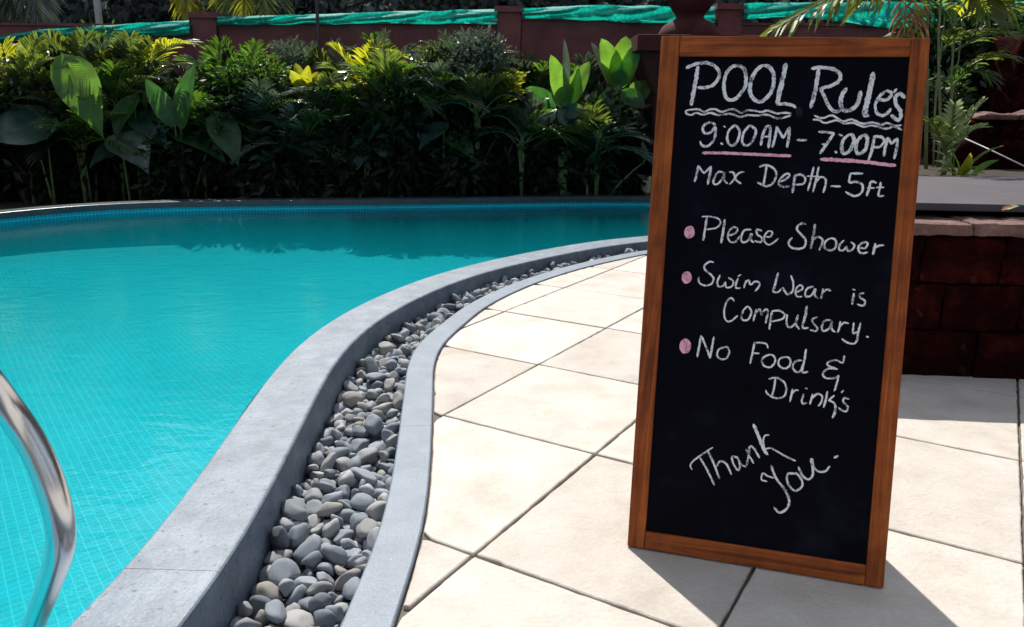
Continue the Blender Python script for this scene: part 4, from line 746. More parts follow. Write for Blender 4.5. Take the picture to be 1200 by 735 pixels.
-6588,29255,-1100,37,50,31,9,333,334,399, -1038,46205,-860,60,-13,-63,6,236,234,223, -748,43775,-996,-12,5,-97,6,234,250,245, -5685,20650,-989,9,12,83,6,399,369,357, -4950,27347,-1208,-12,-87,39,0,231,226,240, -2640,42027,-1077,78,55,21,2,180,180,167,
-5874,30057,-1250,25,-21,-89,7,195,213,212, -5000,19727,-836,4,0,25,9,407,427,403, -4406,27187,-1039,64,72,-9,0,366,392,415, -5855,28845,-1022,-81,52,18,7,260,240,287, -3669,38742,-977,-9,42,-61,4,418,349,413, -3173,40625,-1223,-25,50,65,0,162,158,152,
-4905,22585,-936,67,60,37,1,461,425,469, -5228,16257,-1014,68,-67,-1,2,298,330,364, -1392,43137,-989,27,-84,9,1,257,275,307, -5429,28895,-970,44,79,-38,6,321,310,284, -5235,32782,-822,21,-5,-90,3,248,241,219, -6610,27445,-1264,36,87,21,1,238,244,204,
-3945,23807,-1154,70,47,3,1,458,407,496, -5782,25177,-1250,-44,-85,-21,5,204,253,231, -5388,25012,-1231,38,-90,-1,1,313,318,347, 128,47332,-1239,11,93,-27,9,188,216,226, -4874,35805,-971,14,14,-61,9,252,306,276, -6346,26350,-1247,-29,-90,28,2,187,194,187,
4136,52670,-1120,-58,-5,15,8,315,351,298, -2028,43590,-1056,49,13,0,8,262,260,271, -5857,31107,-1066,-88,25,-26,6,142,147,163, -4997,12385,-1221,-2,5,-25,5,211,235,222, -3896,33997,-1248,-26,-32,43,9,185,175,211, -4098,15087,-1082,17,79,55,1,376,382,369,
-4647,34277,-913,-18,-59,58,3,259,229,265, -4600,13537,-941,59,-68,-24,8,364,368,319, -838,44992,-892,-3,-18,84,6,322,266,294, -5167,25012,-840,10,-94,28,0,376,389,448, 6184,55322,-883,61,-2,69,6,283,252,286, 8798,57107,-1053,83,-44,-27,5,191,195,236,
-4595,36730,-1104,-64,12,-61,4,237,277,267, -3937,25092,-1253,34,-86,-33,1,264,229,263, -5333,16430,-1238,-37,-85,-31,3,176,190,167, -3885,24135,-722,-86,-10,-40,7,346,356,346, -5874,35560,-810,6,24,67,9,329,297,332, -950,46762,-1207,-8,72,-28,7,157,181,166,
-4389,16520,-1233,-91,24,6,9,225,255,230, -4897,21487,-869,-11,-15,-66,8,482,416,505, 13129,58877,-1226,80,26,-4,5,188,155,180, -2100,44742,-1001,-48,25,72,5,223,227,197, -4819,10002,-972,-26,-24,18,1,252,255,251, 1608,49002,-1006,47,-86,0,6,284,246,257,
-2093,44630,-1223,84,-10,22,1,233,235,198, -6250,30865,-850,-23,4,-61,2,352,381,348, -5197,37235,-1048,83,-37,16,0,204,186,201, -2926,39650,-1250,-90,-35,-6,7,219,276,241, -5748,22737,-981,-6,85,4,5,447,386,397, -4628,23367,-951,-78,60,-4,5,450,490,424,
8381,56890,-701,54,-58,9,0,439,417,471, -4491,16855,-1178,81,-32,-19,4,272,277,262, -6021,10260,-762,-35,-87,0,5,287,264,309, -4720,25030,-599,51,8,68,6,428,421,464, 374,46872,-1220,10,3,79,9,311,297,282, 1405,47687,-1215,-9,-16,-96,1,243,281,234,
-5657,24427,-1096,40,-11,21,3,229,241,239, -1754,43352,-1023,-51,24,62,5,297,327,329, -4050,22537,-1212,44,81,31,2,242,243,222,]
_a = np.array(PEBBLES, dtype=float).reshape(-1, 10)
def _proj(p):
    v = RM.transposed() @ (Vector(p)-Vector((0, 0, CAM_H))); return CX-F_PX*v.x/v.z, CY+F_PX*v.y/v.z, -v.z
_rows = []
for row in _a:
    p = (row[0]/10000, row[1]/10000, row[2]/10000+fill(row[1]/10000)); q = row[3:6]/99; q = (math.sqrt(max(0, 1-float(q @ q))), *q)
    kind = int(row[6]); s = tuple(row[7:10]/10000)
    u, v, d = _proj(p)
    show = (s[0]*s[1])**.5/d*(1+.9*(p[2]+.11)/.03)*(1 if -30 < u < 1200 and v < 760 else 0)
    _rows.append((show, p, q, kind, s))
_rows.sort(key=lambda r: -r[0])
PL = 'smooth grey river pebble lying among many alike in the channel between pool coping and curb'
loose = MB()
for i, (show, p, q, kind, s) in enumerate(_rows):
    Q = Matrix.Identity(4); 
    qq = Quaternion(q).normalized()
    if i < 298:
        o = link('pebble', PEB[kind]); o.rotation_mode = 'QUATERNION'; o.rotation_quaternion = qq
        o.location = p; o.scale = s
        tag(o, PL, 'pebble', 'pebbles in the channel beside the pool')
    else:
        Mx = Matrix.Translation(p) @ qq.to_matrix().to_4x4() @ Matrix.Diagonal((*s, 1))
        me = PEB[kind]
        loose.add([Mx @ v.co for v in me.vertices], [tuple(f.vertices) for f in me.polygons])
o = loose.build('small_pebbles', M['pebble'], smooth=True)
tag(o, 'the many smaller and farther grey pebbles filling the channel', 'pebbles', None, 'stuff')

# ------------------------------------------------------------------ sign board
BL = G(735, 640, .004)
U_ = Vector((.958, -.288, 0)).normalized(); Nn_ = Vector((.288, .958, 0)).normalized()
LEAN = rad(14.75)
V_ = Vector((0, 0, 1))*math.cos(LEAN)+Nn_*math.sin(LEAN); Y_ = V_.cross(U_)
SIGN = Matrix(((U_.x, Y_.x, V_.x, BL.x), (U_.y, Y_.y, V_.y, BL.y), (U_.z, Y_.z, V_.z, BL.z), (0, 0, 0, 1)))
sign = thing('sign_board', 'tall wood framed blackboard with chalked pool rules standing on cream paving', 'sign')
sign.matrix_world = SIGN
SI = SIGN.inverted()
def onboard(px, py, off=0.0):
    d = SI.to_3x3() @ ray(px, py); c = SI @ Vector((0, 0, CAM_H))
    p = c+d*((off-c.y)/d.y); return Vector((p.x, p.z))
oc = [onboard(*p) for p in ((735, 640), (1035.5, 690), (1090.5, 44), (775, 42))]
ic = [onboard(*p) for p in ((756.5, 622.5), (1015.5, 662.5), (1066.5, 66), (795.5, 65.5))]
oc[0].y = 0; oc[1].y = max(oc[1].y, -.002)
def member(name, q, m, th=.030, par=None):
    mb = MB(); vs = [(p[0], y, p[1]) for y in (0, th) for p in q]
    mb.add(vs, [(0, 1, 2, 3), (7, 6, 5, 4), (0, 4, 5, 1), (1, 5, 6, 2), (2, 6, 7, 3), (3, 7, 4, 0)])
    o = mb.build(name, m, par or sign)
    b = o.modifiers.new('bevel', 'BEVEL'); b.width = .0025; b.segments = 2; b.limit_method = 'ANGLE'
    o.data.materials[0] = m
    return o
e = .0004
def lerp2(a, b, t): return a+(b-a)*t
def ycut(a, b, y): return a+(b-a)*((y-a.y)/(b.y-a.y))
# uprights run full height, rails butt between them
lt_o, lt_i = oc[3], ic[3]+(ic[3]-ic[0])*((oc[3].y-ic[3].y)/(ic[3].y-ic[0].y))
lb_i = ic[0]+(ic[0]-ic[3])*((ic[0].y-oc[0].y)/(ic[3].y-ic[0].y))
rt_i = ic[2]+(ic[2]-ic[1])*((oc[2].y-ic[2].y)/(ic[2].y-ic[1].y))
rb_i = ic[1]+(ic[1]-ic[2])*((ic[1].y-oc[1].y)/(ic[2].y-ic[1].y))
member('frame_upright', [oc[0], lb_i, lt_i, lt_o], M['wood_v'])
member('frame_upright', [rb_i, oc[1], oc[2], rt_i], M['wood_v'])
ex = Vector((e, 0))
member('frame_rail', [lb_i+ex, rb_i-ex, ic[1]-ex, ic[0]+ex], M['wood_h'], .029)
member('frame_rail', [ic[3]+ex, ic[2]-ex, rt_i-ex, lt_i+ex], M['wood_h'], .029)
mb = MB(); PF = .007
vs = [(p.x+dx, y, p.y+dz) for y in (PF, .016) for p, dx, dz in zip(ic, (-.006, .006, .006, -.006), (-.006, -.006, .006, .006))]
mb.add(vs, [(0, 1, 2, 3), (7, 6, 5, 4), (0, 4, 5, 1), (1, 5, 6, 2), (2, 6, 7, 3), (3, 7, 4, 0)])
panel = mb.build('blackboard_panel', M['board'], sign)
# rear prop frame, hinged near the top, inset from the sides
HT = 1.03
def prop(a):
    top = Vector((a, .033, HT)); foot_w = BL+U_*a+Nn_*.50; foot_w.z = .004
    foot = SI @ foot_w
    mb = MB(); d = (foot-top).normalized(); sx = Vector((1, 0, 0)); t = d.cross(sx).normalized()
    vs = [p+sx*x+t*y for p in (top, foot) for x, y in ((-.016, -.011), (.016, -.011), (.016, .011), (-.016, .011))]
    mb.add(vs, [(3, 2, 1, 0), (4, 5, 6, 7), (0, 1, 5, 4), (1, 2, 6, 5), (2, 3, 7, 6), (3, 0, 4, 7)])
    mb.build('prop_leg', M['wood_v'], sign); return top, foot
t1, f1 = prop(.175); t2, f2 = prop(.39)
mb = MB(); vs = [p+Vector((0, y, 0)) for y in (-.004, .004) for p in (t1+Vector((.017, 0, 0)), t2-Vector((.017, 0, 0)), f2.lerp(t2, .08)-Vector((.017, 0, 0)), f1.lerp(t1, .08)+Vector((.017, 0, 0)))]
mb.add(vs, [(0, 1, 2, 3), (7, 6, 5, 4), (0, 4, 5, 1), (1, 5, 6, 2), (2, 6, 7, 3), (3, 7, 4, 0)]); mb.build('rear_board', M['board'], sign)
for k in (.12, .8):
    a = t1.lerp(f1, k); b = t2.lerp(f2, k); mb = MB(); mb.box((a+b)/2, (b.x-a.x-.034, .018, .035)); mb.build('prop_rail', M['wood_h'], sign)
for t in (t1, t2):
    mb = MB(); mb.box(t+Vector((0, .000, .012)), (.03, .006, .05)); mb.tube([t+Vector((-.016, .002, .012)), t+Vector((.016, .002, .012))], .004, 8); mb.build('hinge', M['steel'], sign)

# chalk writing: (origin x, origin y, zoom) then strokes (points in that enlargement, width in photo px)
_cnt = [0]
def chalk(name, words, groups, mat='chalk'):
    """one mesh per written word (strokes closer than 15 mm belong together)"""
    S_ = []
    for (x0, y0, s), strokes in groups:
        for w, pts in strokes:
            P = [onboard(x0+x/s, y0+y/s, PF) for x, y in pts]
            S_.append((min(p.x for p in P), max(p.x for p in P), w, [Vector((p.x, p.y, 0)) for p in P]))
    S_.sort(key=lambda q: q[0]); cl_ = []; hi = -9
    for q in S_:
        if q[0] > hi+(.009 if name == 'chalk_hours' and len(cl_) == 1 and q[0] > .33 else .015) and (len(cl_) < len(words)): cl_.append([])
        cl_[-1].append(q); hi = max(hi, q[1])
    for ci_, C_ in enumerate(cl_):
        mb = MB()
        for _, _, w, P in C_:
            if len(P) > 2: P = catmull(P, 6, False)
            P = resample(P, .0022)
            hw = w*.5*.00192*.84
            _cnt[0] += 1; y = PF-.0004-.00003*(_cnt[0] % 40)
            n2 = normals2(P); L_, R__ = [], []; K = len(P)
            for k, (p, n) in enumerate(zip(P, n2)):
                e_ = min(k, K-1-k); ed = .62+.38*min(1, e_/2.0)
                sd = _cnt[0]*7.3
                a = hw*ed*(1+.38*noise.noise(Vector((k*.4, sd, 0)))+.22*noise.noise(Vector((k*.11, sd, 5)))+.16*rnd.uniform(-1, 1)); b = hw*ed*(1+.30*noise.noise(Vector((k*.45, sd, 9)))+.14*rnd.uniform(-1, 1))
                L_.append(p-n*a); R__.append(p+n*b)
            t0 = (P[0]-P[1]).normalized()*hw*.5; t1_ = (P[-1]-P[-2]).normalized()*hw*.5
            vs = [P[0]+t0]+[v for ab in zip(L_, R__) for v in ab]+[P[-1]+t1_]
            vs3 = [(v.x, y, v.y) for v in vs]
            fs = [(0, 1, 2)]+[(1+2*k, 3+2*k, 4+2*k, 2+2*k) for k in range(K-1)]+[(2*K-1, 2*K+1, 2*K)]
            mb.add(vs3, fs)
        o = mb.build(name, M[mat], panel); o['label'] = words[ci_]
def blob(label, px, py, rx, ry, mat='pink_chalk'):
    c = onboard(px, py, PF); mb = MB(); n = 26; vs = [(c.x, PF-.0006, c.y)]
    for k in range(n):
        a = 2*math.pi*k/n; q = 1+.09*noise.noise(Vector((math.cos(a)*1.6, math.sin(a)*1.6, px)))+rnd.uniform(-.02, .02)
        vs.append((c.x+math.cos(a)*rx*.00192*q, PF-.0006, c.y+math.sin(a)*ry*.0021*q))
    mb.add(vs, [(0, 1+k, 1+(k+1) % n) for k in range(n)])
    o = mb.build('chalk_bullet', M[mat], panel); o['label'] = label; return o
R1 = (795, 60, 8); R2 = (935, 60, 8); R3 = (795, 130, 6.68); R4 = (925, 130, 6.68); R5 = (795, 240, 8); R6 = (915, 250, 8)
R7 = (790, 295, 8); R8 = (900, 305, 6.68); R9 = (785, 380, 6.68); R10 = (875, 390, 6.68); R11 = (800, 490, 6.125); R12 = (880, 490, 6.125)
chalk('chalk_title', ["chalk word POOL", "chalk word Rule's"], [(R1, [
 (4.6, [(75,160),(150,125),(220,110),(300,120),(360,160),(385,215),(365,275),(310,325),(240,345),(185,340)]),
 (5.4, [(185,145),(165,260),(140,390),(122,505)]),
 (4.9, [(560,135),(500,150),(450,210),(428,300),(430,380),(450,440),(490,460),(540,445),(590,390),(630,320),(632,230),(610,160),(560,135)]),
 (5.1, [(800,135),(750,160),(695,240),(672,330),(680,410),(720,460),(765,475),(820,445),(870,380),(895,290),(890,210),(850,150),(800,135)]),
 (6.0, [(1005,120),(985,230),(955,350),(925,500)]), (4.2, [(925,500),(1000,495),(1070,510),(1100,530)])]),
 (R2, [(5.2, [(195,165),(180,280),(155,400),(120,530)]),
 (4.8, [(130,165),(200,155),(290,160),(370,190),(400,235),(380,285),(310,325),(215,350)]),
 (4.4, [(210,350),(250,430),(290,520),(340,565),(400,560)]),
 (5.4, [(455,350),(410,420),(400,500),(430,555),(500,550),(560,490),(590,380)]),
 (6.4, [(705,205),(680,350),(650,470),(625,590),(660,605)]),
 (4.0, [(750,450),(820,460),(875,420),(870,385),(820,380),(760,430),(725,510),(745,585),(800,605),(850,570),(870,540)]),
 (3.4, [(925,355),(900,390)]),
 (4.8, [(1000,440),(960,400),(915,430),(920,500),(960,560),(965,620),(930,645),(875,600)])])])
chalk('chalk_underline', ['double wavy chalk underline below POOL', "double wavy chalk underline below Rule's"], [(R1, [
 (2.7, [(65,565),(90,553),(150,545),(200,550),(240,570),(290,550),(340,545),(410,570),(470,550),(530,550),(590,580),(650,555),(720,560),(780,572),(840,558),(920,585),(980,580),(1045,585),(1050,605)]),
 (2.7, [(65,565),(80,590),(120,600),(170,580),(230,597),(300,580),(370,600),(440,592),(500,590),(580,618),(650,600),(740,605),(830,598),(930,632),(1000,620),(1050,605)])]),
 (R2, [(2.7, [(155,605),(230,630),(320,605),(420,660),(500,640),(600,680),(700,670),(780,690),(840,675),(900,700),(970,695)])]),
 (R4, [(2.7, [(185,70),(230,72),(280,95),(370,75),(430,100),(500,95),(580,125),(650,115),(750,140),(820,125),(880,150)])])])
chalk('chalk_hours', ['chalked 9:00AM', 'chalk dash', 'chalked 7:00PM'], [(R3, [
 (3.4, [(290,110),(250,92),(205,110),(190,150),(215,178),(260,165),(288,125),(290,180),(270,240),(220,280),(180,265),(172,240)]),
 (3.0, [(356,120),(368,128)]), (3.8, [(332,254),(348,262)]),
 (3.1, [(445,110),(400,150),(382,210),(395,260),(430,272),(465,230),(480,160),(445,110)]),
 (3.3, [(560,112),(515,165),(498,225),(510,265),(550,268),(590,220),(605,150),(560,112)]),
 (3.6, [(645,270),(660,190),(690,125),(718,130),(715,200),(705,290)]), (2.4, [(665,205),(715,200)]),
 (3.6, [(735,285),(758,200),(770,125)]), (3.4, [(770,125),(820,215)]), (3.4, [(820,215),(870,130)]), (3.6, [(870,130),(865,200),(850,285)])]),
 (R4, [(3.0, [(60,230),(135,230)]), (3.4, [(230,165),(290,168),(350,175)]), (3.8, [(350,175),(300,250),(240,335)]), (2.2, [(255,262),(300,262)]),
 (3.2, [(385,185),(415,195)]), (4.2, [(358,320),(370,328)]),
 (4.4, [(470,185),(420,230),(410,290),(425,335),(470,315),(500,250),(500,200),(470,185)]),
 (4.4, [(575,190),(530,240),(520,300),(540,338),(590,310),(610,240),(605,200),(575,190)]),
 (3.8, [(665,200),(650,290),(620,390)]), (3.4, [(660,200),(720,208),(742,238),(710,280),(655,290)]),
 (3.6, [(740,355),(750,290),(770,210)]), (3.4, [(770,210),(800,260)]), (3.4, [(800,260),(845,215)]), (3.6, [(845,215),(840,290),(820,375)])])])
chalk('pink_underline', ['pink chalk line under 9:00AM', 'pink chalk line under 7:00PM'], [(R3, [(4.0, [(190,330),(400,332),(600,342),(880,353)])]), (R4, [(4.8, [(245,378),(450,390),(600,402),(830,428)])])], 'pink_chalk')
chalk('chalk_depth', ['chalk word Max', 'chalk words Depth-5ft'], [(R3, [
 (3.2, [(128,555),(142,500),(155,430)]), (2.8, [(155,430),(200,490)]), (2.8, [(200,490),(255,435)]), (3.4, [(255,435),(245,500),(230,575)]),
 (2.7, [(350,480),(310,480),(280,530),(275,570),(310,570),(350,520),(360,480),(358,540),(385,570)]),
 (2.7, [(400,480),(430,485),(450,540),(490,570)]), (2.7, [(515,478),(470,490),(430,545),(400,575)]),
 (2.9, [(690,430),(680,500),(665,580)]), (2.9, [(635,440),(680,425),(730,440),(765,480),(760,530),(730,575),(680,590),(620,560)]),
 (2.7, [(800,555),(850,530),(870,500),(840,495),(800,530),(785,575),(820,595),(870,590)])]),
 (R4, [(3.3, [(45,500),(35,570),(25,640)]), (2.7, [(45,510),(90,500),(125,530),(110,570),(50,580)]),
 (2.7, [(190,440),(170,530),(145,625)]), (2.7, [(230,440),(210,530),(185,635)]), (2.1, [(140,512),(240,515)]), (2.8, [(205,565),(240,520),(280,530),(285,570),(265,640)]),
 (2.8, [(325,590),(400,592)]), (2.9, [(575,492),(480,490)]), (2.9, [(480,490),(470,560),(520,555),(570,580),(565,640),(510,668),(440,635)]),
 (3.0, [(680,565),(640,555),(625,600),(605,665)]), (2.2, [(610,605),(665,605)]), (2.9, [(715,560),(705,620),(698,665),(740,665)]), (2.2, [(680,600),(740,600)])])])
chalk('chalk_shower', ['chalk word Please', 'chalk word Shower'], [(R5, [
 (3.1, [(268,115),(250,230),(232,335)]), (2.1, [(220,112),(300,112),(370,130),(395,165),(360,215),(260,232)]), (3.4, [(435,140),(420,250),(400,360)]),
 (2.6, [(470,290),(530,270),(555,230),(520,210),(475,250),(465,310),(490,350),(540,345),(575,295)]),
 (2.7, [(680,235),(620,240),(590,300),(600,350),(650,340),(685,270),(682,330),(705,355)]),
 (2.5, [(780,245),(735,235),(740,280),(780,310),(775,350),(715,340)]),
 (2.5, [(810,300),(860,300),(880,260),(840,250),(805,300),(810,350),(850,375),(900,350),(935,320)])]),
 (R6, [(2.9, [(235,105),(200,95),(160,120),(155,160),(200,210),(235,260),(220,315),(160,335),(90,315),(75,270),(105,230)]),
 (3.2, [(320,105),(305,210),(280,330)]), (2.8, [(300,250),(340,220),(385,240),(385,290),(360,345)]),
 (2.7, [(465,235),(420,265),(410,320),(450,348),(500,335),(520,280),(500,240),(465,235)]),
 (2.5, [(590,255),(550,300),(550,345),(590,345),(615,310),(630,355),(670,340),(690,300),(655,270)]),
 (2.6, [(740,325),(790,325),(815,290),(790,270),(745,290),(725,330),(750,375),(815,365)]),
 (3.2, [(885,285),(875,340),(862,385)]), (2.6, [(875,330),(920,305),(965,300)])])])
chalk('chalk_swimwear', ['chalk word Swim', 'chalk word Wear', 'chalk word is'], [(R7, [
 (2.5, [(370,100),(330,95),(285,130),(290,170),(350,220),(370,260),(345,305),(290,318),(235,290),(230,240)]),
 (2.4, [(430,220),(405,280),(415,325),(460,320),(480,285),(490,335),(540,325),(555,280),(510,245)]),
 (2.5, [(600,250),(580,300),(580,340),(620,340)]), (2.3, [(598,232),(625,217)]),
 (2.5, [(675,270),(665,300),(655,340)]), (2.5, [(665,300),(700,265),(715,310),(760,280),(800,295),(790,335),(760,370)]),
 (2.9, [(975,200),(950,290),(925,375)]), (2.4, [(925,375),(970,380),(1020,335)]), (2.6, [(1020,335),(1060,400),(1110,370),(1115,290),(1095,225)])]),
 (R8, [(2.4, [(225,250),(270,225),(260,195),(225,215),(215,260),(230,285),(265,285)]),
 (2.5, [(355,205),(310,220),(290,260),(300,285),(340,275),(370,220),(365,270),(390,300)]),
 (2.7, [(430,225),(425,260),(413,300)]), (2.6, [(425,255),(460,230),(490,240)]),
 (2.9, [(672,260),(665,300),(658,345)]), (2.7, [(663,229),(682,233)]), (2.5, [(750,258),(715,265),(725,295),(760,320),(745,355),(700,345)])])])
chalk('chalk_compulsary', ['chalk word Compulsary.'], [(R7, [
 (2.5, [(560,465),(540,435),(500,460),(470,540),(475,620),(505,655),(550,640),(595,600)]),
 (2.5, [(690,510),(650,550),(630,620),(660,645),(700,630),(725,560),(690,510)]),
 (2.7, [(770,540),(755,600),(742,650)]), (2.5, [(765,580),(800,540),(820,595)]), (2.7, [(820,580),(860,540),(880,560),(870,610),(858,670)])]),
 (R8, [(2.9, [(30,400),(20,470),(10,540)]), (2.5, [(30,400),(90,395),(130,425),(110,460),(30,480)]),
 (2.7, [(150,425),(145,490),(160,525),(205,505),(235,430)]), (2.5, [(235,430),(220,500),(245,540)]), (3.1, [(305,360),(290,440),(270,525),(315,530)]),
 (2.4, [(385,445),(345,465),(360,500),(385,530),(375,555),(330,545)]),
 (2.5, [(490,470),(440,475),(420,530),(440,555),(480,530),(500,480),(500,540),(525,562)]),
 (2.7, [(565,480),(560,520),(545,565)]), (2.5, [(560,520),(595,490),(630,495)]),
 (2.5, [(670,490),(665,570),(700,560)]), (2.7, [(725,490),(705,570),(690,640),(660,655),(610,640),(580,615)]), (3.0, [(770,596),(784,603)])])])
chalk('chalk_food', ['chalk word No', 'chalk word Food', 'chalk ampersand'], [(R9, [
 (2.9, [(215,255),(230,170),(245,90)]), (2.7, [(245,90),(280,170),(315,265)]), (2.9, [(315,265),(330,180),(345,100)]),
 (2.5, [(430,180),(385,195),(370,240),(395,272),(440,268),(465,220),(450,180),(430,180)])]),
 (R10, [(2.7, [(62,75),(45,160),(28,240)]), (2.3, [(62,78),(120,78),(155,90),(167,120)]), (2.3, [(50,160),(98,162)]),
 (2.6, [(185,170),(135,190),(118,225),(140,262),(190,268),(222,225),(215,185),(185,170)]),
 (2.6, [(300,190),(260,205),(250,250),(290,280),(330,265),(345,225),(330,195),(300,190)]),
 (2.6, [(430,215),(380,225),(360,270),(385,305),(420,300),(450,230)]), (2.9, [(465,130),(450,220),(435,290),(440,312),(478,305)]),
 (2.3, [(765,180),(750,235),(700,215),(640,230),(635,255),(710,285)]), (3.0, [(765,180),(758,215)]),
 (2.4, [(710,285),(640,280),(595,320),(620,355),(680,355),(720,335)]), (2.5, [(720,335),(705,400),(685,455)])])])
chalk('chalk_drinks', ["chalk word Drink's"], [(R10, [(2.7, [(757,452),(742,468)]),
 (2.7, [(225,358),(215,430),(200,490)]), (2.5, [(172,362),(230,352),(290,385),(310,440),(290,500),(230,512),(170,485),(148,450)]),
 (2.7, [(358,440),(350,490),(338,540)]), (2.4, [(352,480),(380,450),(405,452)]),
 (2.5, [(445,480),(432,530),(440,555),(468,550)]), (2.7, [(456,434),(474,438)]),
 (2.5, [(515,480),(505,520),(495,560)]), (2.5, [(505,520),(550,480),(590,495),(585,540),(560,575)]),
 (2.7, [(632,460),(620,520),(602,585)]), (2.4, [(685,490),(640,530)]), (3.0, [(640,530),(680,545),(695,580),(690,620),(672,665)]),
 (2.5, [(800,520),(765,510),(755,540),(790,575),(780,615),(740,605),(718,585)])])])
chalk('chalk_thank_you', ['slanted chalk words Thank You'], [(R11, [
 (2.2, [(68,370),(55,340),(80,305),(140,260),(215,210)]), (2.8, [(125,285),(175,370),(228,480)]),
 (3.0, [(180,235),(225,330),(265,435)]), (2.8, [(245,345),(270,310),(310,325),(335,370),(350,405)]),
 (2.5, [(395,285),(355,275),(365,330),(400,375),(410,330),(390,275)]), (2.3, [(390,275),(420,330),(455,350)]),
 (2.5, [(455,225),(480,275),(510,325)]), (2.7, [(460,340),(475,260),(485,200),(520,230),(550,285)]),
 (4.4, [(508,45),(545,130),(580,220),(610,262)]), (2.3, [(620,122),(590,125),(578,170),(590,225)]), (2.4, [(590,225),(630,215),(680,240),(735,272),(810,308)])]),
 (R12, [(2.3, [(115,455),(75,440),(85,395),(120,415),(165,430)]), (3.2, [(145,340),(180,430),(240,510),(275,590),(255,650),(205,678),(165,640)]),
 (2.8, [(320,400),(265,400),(260,450),(290,505),(330,520),(370,480),(355,430),(320,390)]),
 (3.0, [(340,350),(370,410),(410,440),(445,400),(430,290)]), (2.8, [(440,290),(450,350),(490,385),(535,380),(565,345)]), (3.2, [(598,286),(624,271)])])])
blob('pink chalk bullet before Please Shower', 808, 272.3, 6.3, 7.0)
blob('pink chalk bullet before Swim Wear', 804.8, 325.3, 6.0, 6.9)
blob('pink chalk bullet before No Food', 803, 405.8, 6.9, 8.2)

blob('faint chalk smudge after POOL', 936.5, 131.5, 4.2, 5.5, 'smudge')

# ------------------------------------------------------------------ pool ladder at the left edge
lad = thing('pool_ladder', 'curved stainless steel pool ladder handrail at the left edge', 'ladder', (-.74, .46, .04))
def rail_pts(dx=0, dy=0):
    P = [Vector((-.74, .46, .04)), Vector((-.74, .46, .25)), Vector((-.76, .50, .48)), Vector((-.79, .62, .64)), Vector((-.80, .78, .70)), at(-50, 425, .95)]
    P += [at(0, 468, 1.02), at(28, 503, 1.035), at(51, 545, 1.035), at(66, 590, 1.03), at(72, 622, 1.04), at(69, 650, 1.08), at(55, 692, 1.20), at(38, 737, 1.34), at(12, 800, 1.47), at(-4, 840, 1.52)]
    P += [P[-1]+Vector((0, 0, -.25))]
    P = smooth_line(resample(catmull(P, 6), .02), 4)
    return [p+Vector((dx-lad.location.x, dy-lad.location.y, -lad.location.z)) for p in P]
for dx, dy in ((0, 0), (-.46, -.16)):
    mb = MB(); P = rail_pts(dx, dy); mb.tube(P, .0205, 24); r_ = mb.build('handrail', M['steel'], lad, True)
    mb = MB(); c = P[0]; mb.lathe([(.022, .016), (.032, .012), (.046, .004), (.048, .0)], 32, (c.x, c.y, .0005)); mb.build('flange', M['steel'], r_, True)
a, b = rail_pts()[-1], rail_pts(-.46, -.16)[-1]
for k in range(2):
    q0 = a+Vector((0, 0, .03+k*.2)); q1 = b+Vector((0, 0, .03+k*.2)); c = (q0+q1)/2; d = q1-q0
    mb = MB(); mb.box((0, 0, 0), (d.length-.04, .08, .02)); o = mb.build('tread', M['steel'], lad); o.location = c; o.rotation_euler = (0, 0, math.atan2(d.y, d.x))

# ------------------------------------------------------------------ garden wall, pillars, nets
def rough_box(name, m, parent, lo, hi, seed, amp=.01, res=.12, loc=None):
    """box with uneven faces; lo, hi corners in parent space"""
    lo, hi = Vector(lo), Vector(hi); d = hi-lo
    bm = bmesh.new(); bmesh.ops.create_cube(bm, size=1)
    cuts = max(1, min(10, int(max(d)/res)))
    bmesh.ops.subdivide_edges(bm, edges=bm.edges, cuts=cuts, use_grid_fill=True)
    for v in bm.verts:
        p = Vector((v.co.x*d.x, v.co.y*d.y, v.co.z*d.z)); k = max(abs(v.co.x), 0)
        e_ = sum(abs(c) > .49 for c in v.co)
        n = Vector([math.copysign(1, c) if abs(c) > .49 else 0 for c in v.co])
        w = noise.noise(Vector((p.x/res*.8+seed*3.7, p.y/res*.8, p.z/res*.8+seed)))*1.1-(.28 if e_ > 1 else 0)-(.4 if e_ > 2 else 0)
        v.co = p+n*amp*w+(lo+hi)/2
    me = bpy.data.meshes.new(name); bm.to_mesh(me); bm.free(); me.materials.append(m)
    me.polygons.foreach_set('use_smooth', [True]*len(me.polygons))
    return link(name, me, parent)
WY = 10.6
wall = thing('garden_wall', 'long maroon garden wall behind the planting with square pillars', 'wall', (0, WY, -.16))
xs = [-22, -3.95, -.08, 2.72, 9.5]
tops = [1.95, 2.02, 2.08, 2.05]
for k in range(4):
    mb = MB(); a, b = xs[k]+.16, xs[k+1]-.16
    mb.box(((a+b)/2, .11, (tops[k]+.16)/2), (b-a, .22, tops[k]+.16)); mb.build('wall_panel', M['maroon'], wall)
    mb = MB(); mb.box(((a+b)/2, .11, tops[k]+.16+.015), (b-a, .27, .03)); mb.build('wall_coping', M['maroon'], wall)
for k in range(1, 4):
    z1 = [0, 2.13, 2.24, 2.30][k]
    pl = link('pillar', None, wall); pl.location = (xs[k], .10, 0)
    mb = MB(); mb.box((0, 0, (z1+.16)/2-.02), (.30, .30, z1+.12)); 
    o = link('pillar', mesh('pillar', mb.v, mb.f, False, [M['maroon']]), wall); o.location = (xs[k], .10, 0)
    bpy.data.objects.remove(pl)
    mb = MB(); mb.box((0, 0, z1+.16-.035), (.37, .37, .07)); mb.build('pillar_cap', M['maroon'], o)
